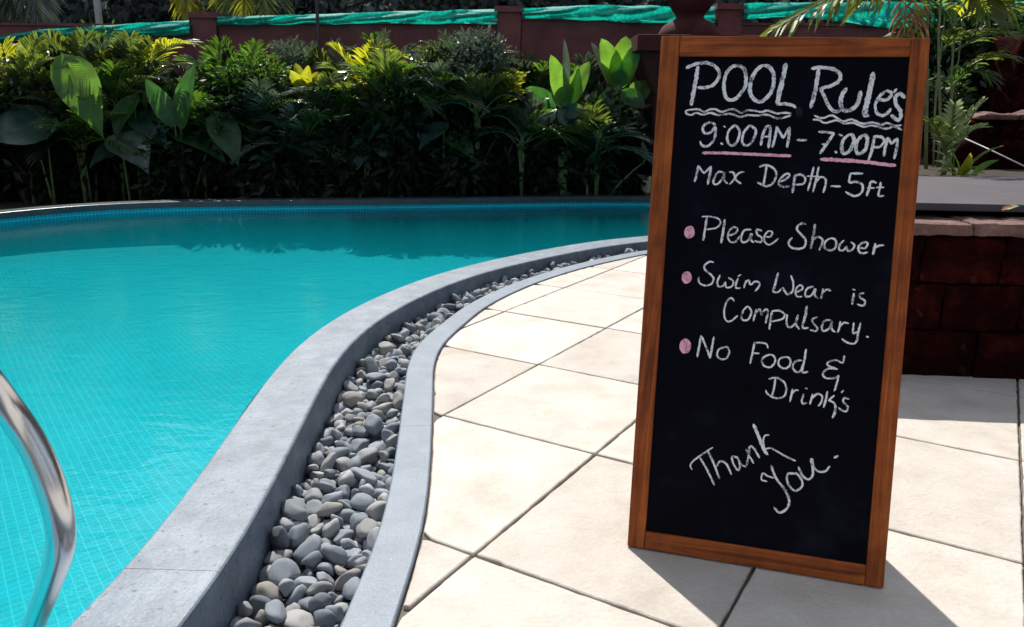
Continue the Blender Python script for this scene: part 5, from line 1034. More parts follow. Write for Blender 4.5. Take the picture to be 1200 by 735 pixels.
def net(px, label):
    """px: list of (x, ytop, ybottom) on the wall top; a bunched net, two layers deep"""
    mb = MB(); cols = []
    n = 60; X = [p[0] for p in px]
    for i in range(n+1):
        x = X[0]+(X[-1]-X[0])*i/n
        t = np.interp(x, X, [p[1] for p in px]); b = np.interp(x, X, [p[2] for p in px])
        row = []
        for k in range(9):
            f = k/8; y = WY-.06+.05*noise.noise(Vector((x*.05, f*3, 4)))+.04*math.sin(f*9+x*.07)-.05*math.sin(f*3.14)
            q = at(x, t+(b-t)*f+1.2*noise.noise(Vector((x*.04, f*2, 1))), y); row.append(q)
        cols.append(row)
    vs = [p for r in cols for p in r]
    fs = [(i*9+k, (i+1)*9+k, (i+1)*9+k+1, i*9+k+1) for i in range(n) for k in range(8)]
    o = mb.add(vs, fs); o = mb.build('shade_net', M['net'], smooth=True)
    md = o.modifiers.new('thickness', 'SOLIDIFY'); md.thickness = .004
    return tag(o, label, 'shade net')
net([(-40, 46, 54), (0, 42, 50), (50, 35, 45), (120, 30, 44), (150, 28, 43), (222, 24, 41)], 'bright green shade net bunched along the wall left of the first pillar')
net([(254, 20, 30), (375, 17, 28), (450, 14, 28), (583, 11, 28)], 'green shade net hanging on the wall between the left and middle pillars')
net([(612, 10, 21), (700, 6, 24), (740, 7, 27), (838, 8, 26)], 'green shade net on the wall behind the brown urn')
net([(872, 4, 22), (945, 3, 20), (1040, 2, 33), (1110, 4, 36), (1200, 2, 36), (1290, 0, 38)], 'green shade net on the right behind the hanging palm leaves')
mb = MB(); p = at(118, 40, 11.0); mb.tube([(p.x, p.y, -.16), (p.x, p.y, 4.2)], .045, 12); o = mb.build('pole', M['grey_metal'])
tag(o, 'thin light grey pole rising behind the wall at upper left', 'pole')
mb = MB(); p = at(374, 60, 10.4); mb.tube([(p.x, p.y, -.16), (p.x, p.y, 2.6)], .022, 8); o = mb.build('stake', M['dark_post'])
tag(o, 'thin dark stake in front of the wall in the middle of the hedge', 'stake')

# ------------------------------------------------------------------ pedestal and urn
px0 = at(806, 60, 9.6)
ped = thing('pedestal', 'dark red stepped pedestal half hidden behind the blackboard carrying an urn', 'pedestal', (px0.x, 9.6, -.16))
zt = at(806, 47, 9.6).z+.16
def sq(name, w0, w1, z0, z1, m='urn'):
    mb = MB(); vs = [(a*w/2, b*w/2, z) for z, w in ((z0, w0), (z1, w1)) for a, b in ((-1, -1), (1, -1), (1, 1), (-1, 1))]
    mb.add(vs, [(3, 2, 1, 0), (4, 5, 6, 7), (0, 1, 5, 4), (1, 2, 6, 5), (2, 3, 7, 6), (3, 0, 4, 7)])
    o = mb.build(name, M[m], ped); b = o.modifiers.new('bevel', 'BEVEL'); b.width = .012; b.segments = 2; return o
sq('shaft', .82, .82, 0, zt-.62); sq('corbel', .84, 1.22, zt-.62, zt-.17); sq('cap', 1.38, 1.38, zt-.17, zt)
urn = MB()
prof = [(.0, .0), (.42, .0), (.43, .03), (.40, .08), (.36, .14), (.28, .19), (.20, .22), (.18, .25), (.20, .28), (.25, .33), (.31, .42), (.35, .54), (.34, .68), (.28, .80), (.22, .86), (.22, .9), (.27, .93), (.27, .96), (.2, .955), (.18, .85), (.0, .8)]
urn.lathe([(r*.86, z) for r, z in prof], 40)
o = urn.build('urn', M['urn'], smooth=True); o.location = (px0.x-.0, 9.6, zt-.16+.002)
tag(o, 'round dark brown clay urn on a flared foot standing on the pedestal', 'urn')

# ------------------------------------------------------------------ stone seat wall at right
RA = Vector((1.572, 2.925, 0)); RD = Vector((1, -.085, 0)).normalized()
SW = thing('retaining_wall', 'low dark red laterite block wall behind the board on the right', 'wall', (1.16, 2.96, 0), math.atan2(RD.y, RD.x))
LN = 3.6
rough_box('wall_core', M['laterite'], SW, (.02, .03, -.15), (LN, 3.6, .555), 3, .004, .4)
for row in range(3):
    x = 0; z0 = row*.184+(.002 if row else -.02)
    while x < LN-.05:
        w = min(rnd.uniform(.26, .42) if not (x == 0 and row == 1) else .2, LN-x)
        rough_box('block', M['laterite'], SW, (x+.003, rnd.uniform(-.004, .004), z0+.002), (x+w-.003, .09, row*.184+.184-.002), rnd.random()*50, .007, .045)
        x += w
x = 0
while x < LN-.05:
    w = min(rnd.uniform(.35, .6), LN-x)
    rough_box('ledge_stone', M['ledge'], SW, (x+.003, -.022+rnd.uniform(-.004, .004), .556), (x+w-.003, .22, .604+rnd.uniform(-.004, .004)), rnd.random()*50, .010, .04)
    x += w
slab = thing('seat_slab', 'smooth dark grey stone slab lying on the low red wall', 'slab', (1.16, 2.96, .606), math.atan2(RD.y, RD.x))
mb = MB(); mb.box((1.85, 1.0, .012), (3.5, 1.2, .024)); o = mb.build('slab_bedding', M['soil']); o.location = slab.location; o.rotation_euler = slab.rotation_euler; o['kind'] = 'structure'
mb = MB(); mb.box((1.85, .86, .040), (3.66, 1.45, .030)); o = mb.build('seat_slab', M['slab']); o.location = slab.location; o.rotation_euler = slab.rotation_euler
bpy.data.objects.remove(slab); b = o.modifiers.new('bevel', 'BEVEL'); b.width = .004; b.segments = 2
tag(o, 'smooth dark grey stone slab lying on the low red wall', 'slab')
mb = MB(); mb.box((1.85, 2.62, .30), (3.7, 2.0, .62)); o = mb.build('planter_soil', M['soil']); o.location = (1.16, 2.96, 0); o.rotation_euler = (0, 0, math.atan2(RD.y, RD.x)); o['kind'] = 'structure'
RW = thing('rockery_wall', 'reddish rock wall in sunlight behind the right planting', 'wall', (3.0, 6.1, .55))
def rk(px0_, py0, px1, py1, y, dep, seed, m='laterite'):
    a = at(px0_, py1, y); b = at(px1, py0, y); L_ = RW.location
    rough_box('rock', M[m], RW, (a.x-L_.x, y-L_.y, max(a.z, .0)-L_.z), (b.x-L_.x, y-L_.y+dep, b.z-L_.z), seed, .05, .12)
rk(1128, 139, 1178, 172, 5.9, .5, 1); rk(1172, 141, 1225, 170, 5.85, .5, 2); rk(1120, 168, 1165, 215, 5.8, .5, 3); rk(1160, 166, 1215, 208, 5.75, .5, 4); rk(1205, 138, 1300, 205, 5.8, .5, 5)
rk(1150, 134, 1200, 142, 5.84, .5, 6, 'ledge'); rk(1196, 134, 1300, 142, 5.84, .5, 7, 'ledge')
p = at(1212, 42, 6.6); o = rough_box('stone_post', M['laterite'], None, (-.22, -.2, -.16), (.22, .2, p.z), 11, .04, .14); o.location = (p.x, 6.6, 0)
tag(o, 'rounded red stone post behind the rock wall at the right edge', 'post')
mb = MB(); mb.tube([at(1128, 161, 5.5), at(1165, 178, 5.2), at(1240, 214, 4.8)], .0045, 10); o = mb.build('pipe', M['white_pipe'], smooth=True)
tag(o, 'thin white pipe slanting down across the right planting', 'pipe')
o = rough_box('boulder', M['beige'], None, (-.10, -.1, 0), (.10, .12, .22), 8, .05, .06)
p = at(768, 236, 9.0); o.location = (p.x, 9.3, .03); tag(o, 'small beige rounded stone at far pool edge beside the blackboard', 'stone')

# ------------------------------------------------------------------ plants
def uvmesh(name, vs, fs, uvs, mats):
    me = mesh(name, vs, fs, True, mats)
    l = me.uv_layers.new(name='UVMap')
    d = []
    for f in fs:
        for i in f: d += uvs[i]
    l.data.foreach_set('uv', d); return me
def blade_geo(base, tip, width, up, arch=.15, fold=.25, shape='ellipse', n=12, wav=.03, seed=0):
    """leaf blade from base to tip; returns verts, faces, uvs in world"""
    base, tip = Vector(base), Vector(tip); ax = tip-base; L_ = ax.length; t_ = ax.normalized()
    up = (Vector(up)-t_*Vector(up).dot(t_)).normalized(); sd = t_.cross(up)
    vs, fs, uv = [], [], []
    cols = [-1, -.66, -.33, 0, .33, .66, 1]
    for i in range(n+1):
        t = i/n
        if shape == 'ellipse': w = math.sin(math.pi*min(1, t*.97+.03))**.62*(1-.25*t)
        elif shape == 'lance': w = math.sin(math.pi*(t*.96+.04)**.75)**.8
        elif shape == 'strap': w = min(1, t*5+.35)*(1-t**3)
        else:
            w = [.0, .72, .95, 1.0, .97, .9, .8, .68, .54, .40, .26, .12, 0][min(12, round(t*12))]
        c = base+ax*t+up*(arch*L_*math.sin(math.pi*t*.9))
        for a in cols:
            o = 0
            lob = 0
            if shape == 'heart' and t < .3: lob = -(.30-t)*1.0*abs(a)**1.2
            z = fold*abs(a)*w*width*.5+wav*width*noise.noise(Vector((t*5+seed, a*2, seed*1.7)))*(.4+abs(a))
            vs.append(c+sd*(a*w*width*.5)+up*z+ax*lob*.75); uv.append((a, t+.35*abs(a)*0-.25*abs(a)))
    k = len(cols)
    for i in range(n):
        for a in range(k-1): fs.append((i*k+a, i*k+a+1, (i+1)*k+a+1, (i+1)*k+a))
    return vs, fs, uv
def frond_geo(p0, p1, arch, ll, n, droop=.25, lw=.10, ang=55, seed=0, plane=None, vee=.25):
    """feather palm frond: returns leaflet mesh data and rachis points"""
    r = random.Random(seed); p0, p1 = Vector(p0), Vector(p1)
    mid = (p0+p1)/2+Vector((0, 0, arch))
    P = [p0*(1-t)**2+mid*2*t*(1-t)+p1*t*t for t in [i/24 for i in range(25)]]
    vs, fs = [], []
    for s in (-1, 1):
        for k in range(n):
            t = .14+.86*(k+.5*(s > 0)*.8)/n
            q = min(23, int(t*24)); c = P[q].lerp(P[q+1], t*24-q); tg = (P[min(q+1, 24)]-P[q]).normalized()
            side = tg.cross(Vector((0, 0, 1)) if plane is None else plane).normalized()
            upv = side.cross(tg)
            l = ll*(.35+.65*math.sin(math.pi*(t*.80+.16)))*r.uniform(.85, 1.1)
            a = rad(ang*(1-.55*t))*r.uniform(.9, 1.1)
            d = (tg*math.cos(a)+side*s*math.sin(a)+upv*vee+Vector((r.uniform(-.06, .06), r.uniform(-.06, .06), r.uniform(-.06, .06)))).normalized()
            w = l*lw*.5; wd = tg.cross(d); wd = d.cross(wd).normalized()*w
            nrm = d.cross(wd).normalized()
            m1 = c+d*l*.45+Vector((0, 0, -droop*l*.16)); e1 = c+d*l*.98+Vector((0, 0, -droop*l*.85)); m2 = c+d*l*.75+Vector((0, 0, -droop*l*.46))
            i0 = len(vs); f_ = nrm*w*.35
            vs += [c, m1+wd+f_, m1, m1-wd+f_, m2+wd*.7+f_, m2, m2-wd*.7+f_, e1]
            fs += [(i0, i0+2, i0+1), (i0, i0+3, i0+2), (i0+1, i0+2, i0+5, i0+4), (i0+2, i0+3, i0+6, i0+5), (i0+4, i0+5, i0+7), (i0+5, i0+6, i0+7)]
    return vs, fs, P
_proto = {}
def plant(name, label, cat, px, y, z=-.16, group=None):
    p = at(px, 200, y); return thing(name, label, cat, (p.x, y, z), 0, group)
def add_blade(root, base, tip, width, up, mat, part='leaf', stem=True, **k):
    loc = root.location
    vs, fs, uv = blade_geo(base, tip, width, up, **k)
    o = link(part, uvmesh(part, [v-loc for v in vs], fs, uv, [M[mat]]), root)
    if stem:
        b = Vector(base); g = Vector((loc.x+(b.x-loc.x)*.15, loc.y+(b.y-loc.y)*.2, loc.z))
        mdl = g.lerp(b, .6)+Vector((0, 0, .10*(b-g).length))
        mb = MB(); pts = [g*(1-t)**2+mdl*2*t*(1-t)+b*t*t for t in [i/8 for i in range(9)]]
        wmid = Vector(base).lerp(Vector(tip), .75)
        mb.tube([p-loc for p in pts]+[Vector(base).lerp(Vector(tip), .12)-loc], [.016-.009*i/9 for i in range(10)], 7)
        mb.build('stem', M['petiole'], root, True)
    return o
def add_frond(root, p0, p1, arch, ll, n, mat, **k):
    loc = root.location; vs, fs, P = frond_geo(p0, p1, arch, ll, n, **k)
    o = link('frond', mesh('frond', [v-loc for v in vs], fs, False, [M[mat]]), root)
    mb = MB(); mb.tube([p-loc for p in P], [.009*(1-.8*i/24)+.001 for i in range(25)], 6); mb.build('rib', M['petiole'], o, True)
    return o
# ---- leaf cloud
def cloud(n, seed, clumps, rxyz, leaf, spread=.25, asp=.42, droop=.3):
    r = np.random.default_rng(seed); rx, ry, rz = rxyz
    c = r.normal(size=(clumps, 3)); c /= np.linalg.norm(c, axis=1)[:, None]; c *= (r.uniform(.25, 1, (clumps, 1))**.45)
    c[:, 2] *= np.where(c[:, 2] < 0, .9, 1)
    idx = r.integers(0, clumps, n); off = r.normal(size=(n, 3))*spread
    p = (c[idx]+off)*[rx, ry, rz]
    d = off+c[idx]*.5+r.normal(size=(n, 3))*.35; d[:, 2] -= droop; d /= np.linalg.norm(d, axis=1)[:, None]
    u = r.normal(size=(n, 3)); u -= d*(u*d).sum(1)[:, None]; u /= np.linalg.norm(u, axis=1)[:, None]
    nn = np.cross(d, u); L_ = leaf*r.uniform(.6, 1.3, (n, 1)); w = L_*asp*.5
    v = np.stack([p, p+d*L_*.5+u*w+nn*w*.3, p+d*L_, p+d*L_*.5-u*w+nn*w*.3], 1).reshape(-1, 3)
    return v
def cloud_mesh(name, v, mat):
    me = bpy.data.meshes.new(name); n = len(v)//4
    me.vertices.add(len(v)); me.vertices.foreach_set('co', v.ravel())
    me.loops.add(n*4); me.loops.foreach_set('vertex_index', np.arange(n*4, dtype=np.int32))
    me.polygons.add(n); me.polygons.foreach_set('loop_start', np.arange(0, n*4, 4, dtype=np.int32))
    me.materials.append(M[mat]); me.update(calc_edges=True); return me
def trunk_mesh(name, h, r0, seed, mat='bark', limbs=5, spread=1.0):
    r = random.Random(seed); mb = MB(); P = [Vector((0, 0, 0))]
    for k in range(1, 7): P.append(Vector((r.uniform(-.05, .05)*h*.3*k/6, r.uniform(-.05, .05)*h*.3*k/6, h*k/6)))
    mb.tube(P, [r0*(1-.7*k/6) for k in range(7)], 8)
    for k in range(limbs):
        b = P[2+k % 4]; a = 2*math.pi*k/limbs+r.uniform(-.4, .4); l = spread*r.uniform(.6, 1)
        e = b+Vector((math.cos(a)*l, math.sin(a)*l, l*.9)); m_ = b.lerp(e, .5)+Vector((0, 0, -.08*l))
        mb.tube([b, m_, e, e+Vector((math.cos(a+.5)*l*.4, math.sin(a+.5)*l*.4, l*.4))], [r0*.4, r0*.28, r0*.16, r0*.05], 6)
    return mesh(name, mb.v, mb.f, True, [M[mat]])

# trees behind the wall
crowns = [cloud_mesh('crown', cloud(22000, 40+k, 70, (2.0, 1.3, 2.1), .17, .2), 'lf_tree') for k in range(3)]
trunks = [trunk_mesh('trunk', 4.0, .11, 5+k, 'bark', 6, 1.1) for k in range(3)]
kinds = ['dense', 'spreading', 'tall']
tr_rows = [(-18.6, 14.9, 1.1), (-16.0, 14.6, 1.05), (-13.5, 14.9, 1.05), (-10.9, 14.6, 1.12), (-8.4, 15.2, 1.0), (-6.1, 14.7, 1.1), (-3.9, 15.1, 1.0), (-1.6, 14.7, 1.1), (.6, 15.2, 1.02), (2.9, 14.8, 1.1), (5.2, 15.1, 1.05), (7.6, 14.7, 1.1), (10.2, 15.2, 1.1), (13, 14.8, 1.1),
           (-15, 18.4, 1.3), (-11.2, 18.6, 1.35), (-7.4, 18.2, 1.25), (-3.6, 18.6, 1.35), (.2, 18.3, 1.28), (4.2, 18.6, 1.35), (8.2, 18.3, 1.3), (12.5, 18.6, 1.35)]
for k, (x, y, s) in enumerate(tr_rows):
    t = thing('tree', 'dark leafy tree in the shadowed row beyond the garden wall', 'tree', (x, y, -.165), k*1.3, 'dark trees beyond the garden wall')
    t.scale = (s*1.08, s*1.08, s*(.78 if k == 4 else 1.12))
    link('trunk', trunks[k % 3], t)
    c = link('crown', crowns[k % 3], t); c.location = (0, 0, 2.35)

# dark filling shrubs of the hedge
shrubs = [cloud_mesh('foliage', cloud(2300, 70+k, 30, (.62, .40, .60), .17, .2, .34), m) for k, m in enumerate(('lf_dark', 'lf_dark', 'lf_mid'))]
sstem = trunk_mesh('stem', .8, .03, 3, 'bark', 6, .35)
hx = [(-190, 92, 9.7, 0, 1.2), (-130, 95, 9.8, 1, 1.15), (-75, 90, 9.7, 0, 1.15), (-20, 88, 9.7, 0, 1.15), (40, 95, 10.0, 1, 1.1), (100, 96, 9.9, 0, 1.12), (160, 100, 9.6, 1, 1.05), (215, 98, 10.0, 0, 1.1), (262, 95, 9.9, 1, 1.1), (310, 88, 9.7, 0, 1.1), (350, 104, 9.7, 1, 1.0), (400, 92, 9.9, 1, 1.1), (450, 100, 9.6, 0, 1.1),
      (500, 84, 9.8, 2, 1.1), (548, 82, 9.6, 1, 1.12), (596, 92, 9.8, 0, 1.15), (640, 110, 9.9, 1, 1.05), (690, 110, 9.9, 0, 1.05), (740, 112, 9.9, 1, 1.05), (800, 95, 10.1, 0, 1.1), (870, 90, 10.1, 1, 1.1),
      (20, 150, 9.5, 0, .95), (120, 155, 9.6, 1, .95), (240, 155, 9.55, 0, .95), (335, 150, 9.5, 1, .95), (430, 155, 9.55, 0, .95), (520, 145, 9.45, 1, 1.0), (600, 150, 9.5, 0, 1.0), (680, 160, 9.55, 1, .95), (750, 165, 9.6, 0, .9)]
SG = ('back row of dense dark shrubs in the hedge', 'low front row of dark shrubs in the hedge')
for k, (px, py, y, kd, s) in enumerate(hx):
    p = at(px, py, y)
    t = thing('shrub', 'dense dark green shrub in the back row of the hedge below the wall' if py < 130 else 'low dark shrub in the shaded front row of the hedge by the pool', 'shrub', (p.x, y, -.165), k*.9, SG[py >= 130]); 
    link('stem', sstem, t)
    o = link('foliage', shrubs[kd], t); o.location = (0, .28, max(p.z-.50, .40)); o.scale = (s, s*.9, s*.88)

# ---- palms of the hedge (fronds by their root and tip)
def palm(label, px, y, fr, mat='lf_palm', name='areca_palm', group=None):
    t = plant(name, label, 'palm', px, y)
    g = t.location.copy(); mb = MB()
    for i, f in enumerate(fr):
        bx, by, tx, ty, arch, ll = f[:6]; m_ = f[6] if len(f) > 6 else mat; dy = f[7] if len(f) > 7 else rnd.uniform(-.35, -.1)
        p0 = at(bx, by, y); p1 = at(tx, ty, y+dy)
        add_frond(t, p0, p1, arch, ll*1.15, f[8] if len(f) > 8 else 20, m_, seed=i*7+px, droop=.35, lw=.11)
        q = p0-g; mb.tube([Vector((q.x*.2, q.y*.2, 0)), Vector((q.x*.5, q.y*.6, q.z*.6)), q], [.010, .008, .006], 6)
    mb.build('stalks', M['petiole'], t, True)
    return t
palm('areca palm with a bright yellow-green frond at the far left edge', 25, 9.5,
     [(-10, 130, -25, 60, .3, .42, 'lf_yellow'), (20, 140, 2, 52, .1, .40, 'lf_yellow'), (10, 150, 60, 70, .35, .42), (30, 150, 78, 92, .4, .4), (0, 140, -60, 90, .4, .4), (20, 120, 45, 45, .1, .35), (15, 150, 90, 120, .35, .4)])
palm('areca palm with arching pale green fronds left of the grey pole', 85, 9.9,
     [(90, 110, 30, 62, .28, .38, 'lf_yellow'), (92, 110, 58, 45, .15, .38), (95, 105, 100, 42, .05, .36), (95, 105, 128, 48, .15, .36, 'lf_silver'), (100, 110, 150, 62, .25, .36), (90, 115, 40, 85, .25, .36), (100, 115, 150, 90, .25, .34, 'lf_silver')])
palm('areca palm whose backlit yellow frond arches beside the first pillar', 180, 9.8,
     [(165, 95, 222, 52, .28, .36, 'lf_yellow'), (168, 100, 180, 50, .05, .34), (165, 100, 140, 60, .2, .34), (168, 105, 215, 80, .25, .32, 'lf_silver'), (170, 105, 120, 80, .22, .34), (160, 100, 152, 44, .02, .34)])
palm('feathery palm with thin grey-green fronds right of the first pillar', 275, 9.9,
     [(285, 105, 262, 48, .08, .26), (285, 105, 300, 50, .05, .26), (285, 108, 325, 68, .2, .26), (285, 108, 245, 75, .2, .28), (290, 112, 322, 100, .15, .26, 'lf_mid'), (280, 112, 240, 105, .2, .28, 'lf_mid'), (350, 96, 340, 55, .05, .2, 'lf_silver'), (352, 98, 368, 52, .05, .2, 'lf_silver')], 'lf_mid')
palm('areca palm with yellow fronds before the dark stake', 410, 9.7,
     [(425, 112, 392, 58, .16, .34, 'lf_yellow'), (428, 112, 440, 55, .05, .34, 'lf_yellow'), (432, 112, 446, 106, .35, .3, 'lf_yellow'), (420, 115, 380, 80, .2, .32), (430, 115, 458, 70, .15, .32, 'lf_palm'), (428, 108, 452, 40, .1, .26, 'lf_silver')])
palm('palm with an orange-tinted yellow frond reaching left over the middle hedge', 500, 9.6,
     [(520, 92, 440, 58, .10, .30, 'lf_yellow'), (525, 95, 500, 60, .05, .3, 'lf_palm'), (530, 98, 488, 88, .15, .3, 'lf_yellow'), (528, 98, 470, 108, .25, .28, 'lf_mid')])
palm('cycad like palm with stiff silvery fronds right of the middle of the hedge', 545, 9.7,
     [(545, 95, 500, 50, .12, .26), (545, 95, 520, 40, .05, .26), (545, 95, 545, 38, .02, .26), (545, 95, 572, 42, .08, .26), (548, 98, 600, 62, .2, .26), (548, 100, 605, 90, .22, .26), (540, 98, 492, 78, .2, .26), (545, 98, 585, 50, .12, .26), (540, 100, 500, 100, .2, .24)], 'lf_silver', 'cycad')
palm('small fern palm with a backlit yellow fan beside the broad leaved plants', 598, 9.5,
     [(590, 125, 612, 88, .12, .22, 'lf_yellow'), (588, 125, 596, 84, .05, .22, 'lf_palm'), (590, 128, 616, 108, .12, .2, 'lf_yellow'), (585, 128, 572, 95, .1, .2, 'lf_mid')])
palm('dark palm with a drooping grey frond above the garden wall at upper left', 0, 11.6,
     [(30, -60, -20, 40, .2, .5), (25, -70, 22, 40, .1, .45), (20, -65, 48, 28, .2, .45), (30, -60, 5, 45, .2, .5), (25, -70, 70, -20, .3, .4)], 'lf_silver')
palm('palm with yellow hanging leaflets above the wall near the first pillar', 215, 11.3,
     [(208, -30, 222, 18, .1, .3, 'lf_yellow', -.3), (230, -40, 216, 14, .1, .3, 'lf_yellow', -.3), (240, -30, 255, 15, .15, .26, 'lf_mid', -.2)])
palm('palm crown with yellow-green leaflets hanging over the net right of the first pillar', 290, 11.2,
     [(285, -30, 262, 14, .15, .26), (290, -30, 285, 22, .1, .26, 'lf_yellow'), (300, -30, 312, 22, .1, .26), (300, -30, 250, 4, .2, .26, 'lf_yellow'), (300, -35, 335, 12, .2, .26)])

# looser dark palms between them
PR = random.Random(21)
spec = [(-15, 150, 9.35, 'silvery-edged dark fern palm in front of the far left of the hedge'), (55, 118, 9.6, 'dark fern palm between the two elephant ears at far left'), (140, 128, 9.5, 'dark fern palm below the yellow frond left of the first pillar'),
        (238, 165, 9.3, 'dark fern palm in front of the first pillar'), (305, 150, 9.3, 'dark fern palm below the yellow croton on its left'), (392, 150, 9.4, 'dark fern palm to the right of the yellow croton'),
        (455, 118, 9.3, 'dark fern palm above the shiny dull leaf by the pool'), (500, 130, 9.3, 'dark fern palm left of the middle pillar'), (560, 135, 9.3, 'dark fern palm under the silvery cycad'), (612, 172, 9.25, 'dark fern palm left of the upright broad leaves'),
        (700, 185, 9.2, 'dark fern palm between the two broad leaved plants'), (95, 175, 9.2, 'low dark fern palm at the pool edge under the bright elephant ear'), (350, 180, 9.2, 'low dark fern palm in deep shade left of centre')]
for k, (px, py, y, lab) in enumerate(spec):
    fr = []
    for q in range(9):
        a = rad(-82+164*q/8+PR.uniform(-8, 8)); l = PR.uniform(42, 66)
        fr.append((px+PR.uniform(-5, 5), py+PR.uniform(-4, 4), px+math.sin(a)*l*1.05, py-math.cos(a)*l*.95+max(0, abs(math.sin(a))-.5)*22, .10+.18*abs(math.sin(a)), PR.uniform(.24, .34), PR.choice(['lf_dark', 'lf_mid', 'lf_silver', 'lf_mid', 'lf_palm']), PR.uniform(-.45, .1), 17))
    palm(lab, px, y, fr, name='fern_palm')

for k, (px, y, top_, lab) in enumerate([(255, 10.1, 48, 'slender grey palm against the wall just right of the first pillar'), (330, 10.15, 56, 'slender grey palm against the wall above the croton'), (395, 10.1, 50, 'slender grey palm against the wall left of the dark stake'),
        (455, 10.15, 40, 'slender grey palm against the wall halfway between the pillars'), (520, 10.05, 42, 'slender grey palm against the wall left of the middle pillar'), (578, 10.1, 52, 'slender grey palm in front of the middle pillar'), (625, 10.1, 58, 'slender grey palm just right of the middle pillar'),
        (145, 10.15, 44, 'slender grey palm under the net left of the first pillar'), (60, 10.2, 50, 'slender grey palm under the net at far left'), (690, 10.1, 62, 'slender grey palm against the wall behind the broad leaved plants')]):
    fr = []
    for q in range(7):
        a = rad(-70+140*q/6+PR.uniform(-9, 9)); l = PR.uniform(48, 62)
        fr.append((px+PR.uniform(-4, 4), top_+62, px+math.sin(a)*l, top_+62-math.cos(a)*l+abs(math.sin(a))*10, .06+.2*abs(math.sin(a)), PR.uniform(.26, .36), PR.choice(['lf_silver', 'lf_mid', 'lf_silver', 'lf_palm']), PR.uniform(-.3, .1), 20))
    palm(lab, px, y, fr, name='slender_palm')

# ---- elephant ears at left
FU = Vector((0, -1, .25))
ee = plant('elephant_ear', 'elephant ear plant with a huge backlit bright green leaf in the left hedge', 'plant', 105, 9.35)
add_blade(ee, at(82, 80, 8.98), at(122, 163, 8.85), .46, Vector((.35, -1, .35)), 'lf_broad_light', shape='heart', arch=.10, fold=.16, seed=1, wav=.15)
add_blade(ee, at(112, 95, 9.5), at(120, 150, 9.45), .22, Vector((.9, -.6, .2)), 'lf_broad', shape='heart', arch=.05, seed=2)
e2 = plant('elephant_ear', 'elephant ear plant with a broad dark bluish leaf at the far left edge', 'plant', 60, 9.2)
add_blade(e2, at(54, 152, 8.95), at(-32, 164, 8.8), .72, Vector((-.1, -.75, 1)), 'lf_broad_blue', shape='heart', arch=.12, fold=.1, seed=3)
add_blade(e2, at(30, 128, 9.3), at(-22, 120, 9.3), .45, Vector((0, -.5, 1)), 'lf_broad_blue', shape='heart', arch=.12, fold=.1, seed=4)
e3 = plant('elephant_ear', 'low elephant ear plant with a shiny folded leaf close to the pool edge', 'plant', 150, 9.2)
add_blade(e3, at(142, 166, 9.0), at(174, 206, 8.82), .46, Vector((.5, -.8, .8)), 'lf_silver', shape='heart', arch=.15, fold=.3, seed=5)
add_blade(e3, at(142, 174, 9.15), at(106, 200, 9.0), .36, Vector((-.5, -.8, .7)), 'lf_broad_blue', shape='heart', arch=.15, fold=.2, seed=6)
e4 = plant('elephant_ear', 'upright elephant ear plant with several dark green leaves before the first pillar', 'plant', 215, 9.35)
add_blade(e4, at(212, 150, 8.98), at(231, 72, 9.0), .28, Vector((-.5, -1, .1)), 'lf_broad', shape='lance', arch=.06, fold=.2, seed=7)
add_blade(e4, at(205, 148, 9.0), at(170, 92, 8.98), .24, Vector((.5, -1, .2)), 'lf_broad', shape='lance', arch=.08, fold=.2, seed=8)
add_blade(e4, at(200, 150, 9.25), at(150, 188, 9.05), .42, Vector((-.2, -.7, .9)), 'lf_broad_blue', shape='heart', arch=.18, seed=9)
add_blade(e4, at(212, 152, 9.3), at(266, 196, 9.0), .46, Vector((.2, -.7, .8)), 'lf_broad', shape='heart', arch=.16, seed=10)
add_blade(e4, at(256, 142, 9.0), at(280, 196, 8.9), .34, Vector((.5, -1, .3)), 'lf_broad', shape='heart', arch=.10, seed=11)
add_blade(e4, at(215, 140, 9.3), at(246, 155, 9.1), .28, Vector((.2, -.5, 1)), 'lf_broad_light', shape='heart', arch=.10, seed=12)
add_blade(e4, at(180, 115, 9.45), at(200, 138, 9.4), .22, Vector((.2, -.5, .8)), 'lf_silver', shape='heart', arch=.10, seed=13)

e5 = plant('elephant_ear', 'dark elephant ear plant with two drooping leaves between the bright leaf and the pillar', 'plant', 160, 9.3)
add_blade(e5, at(158, 120, 9.2), at(138, 168, 9.0), .36, Vector((-.4, -.8, .5)), 'lf_broad', shape='heart', arch=.12, seed=31)
add_blade(e5, at(166, 140, 9.25), at(196, 178, 9.0), .38, Vector((.3, -.7, .7)), 'lf_broad_blue', shape='heart', arch=.14, seed=32)
e6 = plant('elephant_ear', 'small elephant ear plant with silvery leaves at the foot of the hedge below the croton', 'plant', 335, 9.2)
add_blade(e6, at(330, 178, 9.1), at(300, 200, 8.95), .30, Vector((-.3, -.6, .8)), 'lf_broad_blue', shape='heart', arch=.14, seed=33)
add_blade(e6, at(345, 168, 9.1), at(372, 190, 8.95), .30, Vector((.3, -.6, .8)), 'lf_broad_blue', shape='heart', arch=.14, seed=34)
e7 = plant('elephant_ear', 'dark elephant ear plant low in the hedge to the right of centre', 'plant', 520, 9.2)
add_blade(e7, at(520, 150, 9.1), at(492, 178, 8.95), .30, Vector((-.3, -.6, .8)), 'lf_broad_blue', shape='heart', arch=.14, seed=35)
add_blade(e7, at(530, 165, 9.1), at(556, 192, 8.95), .28, Vector((.3, -.6, .8)), 'lf_broad', shape='heart', arch=.14, seed=36)

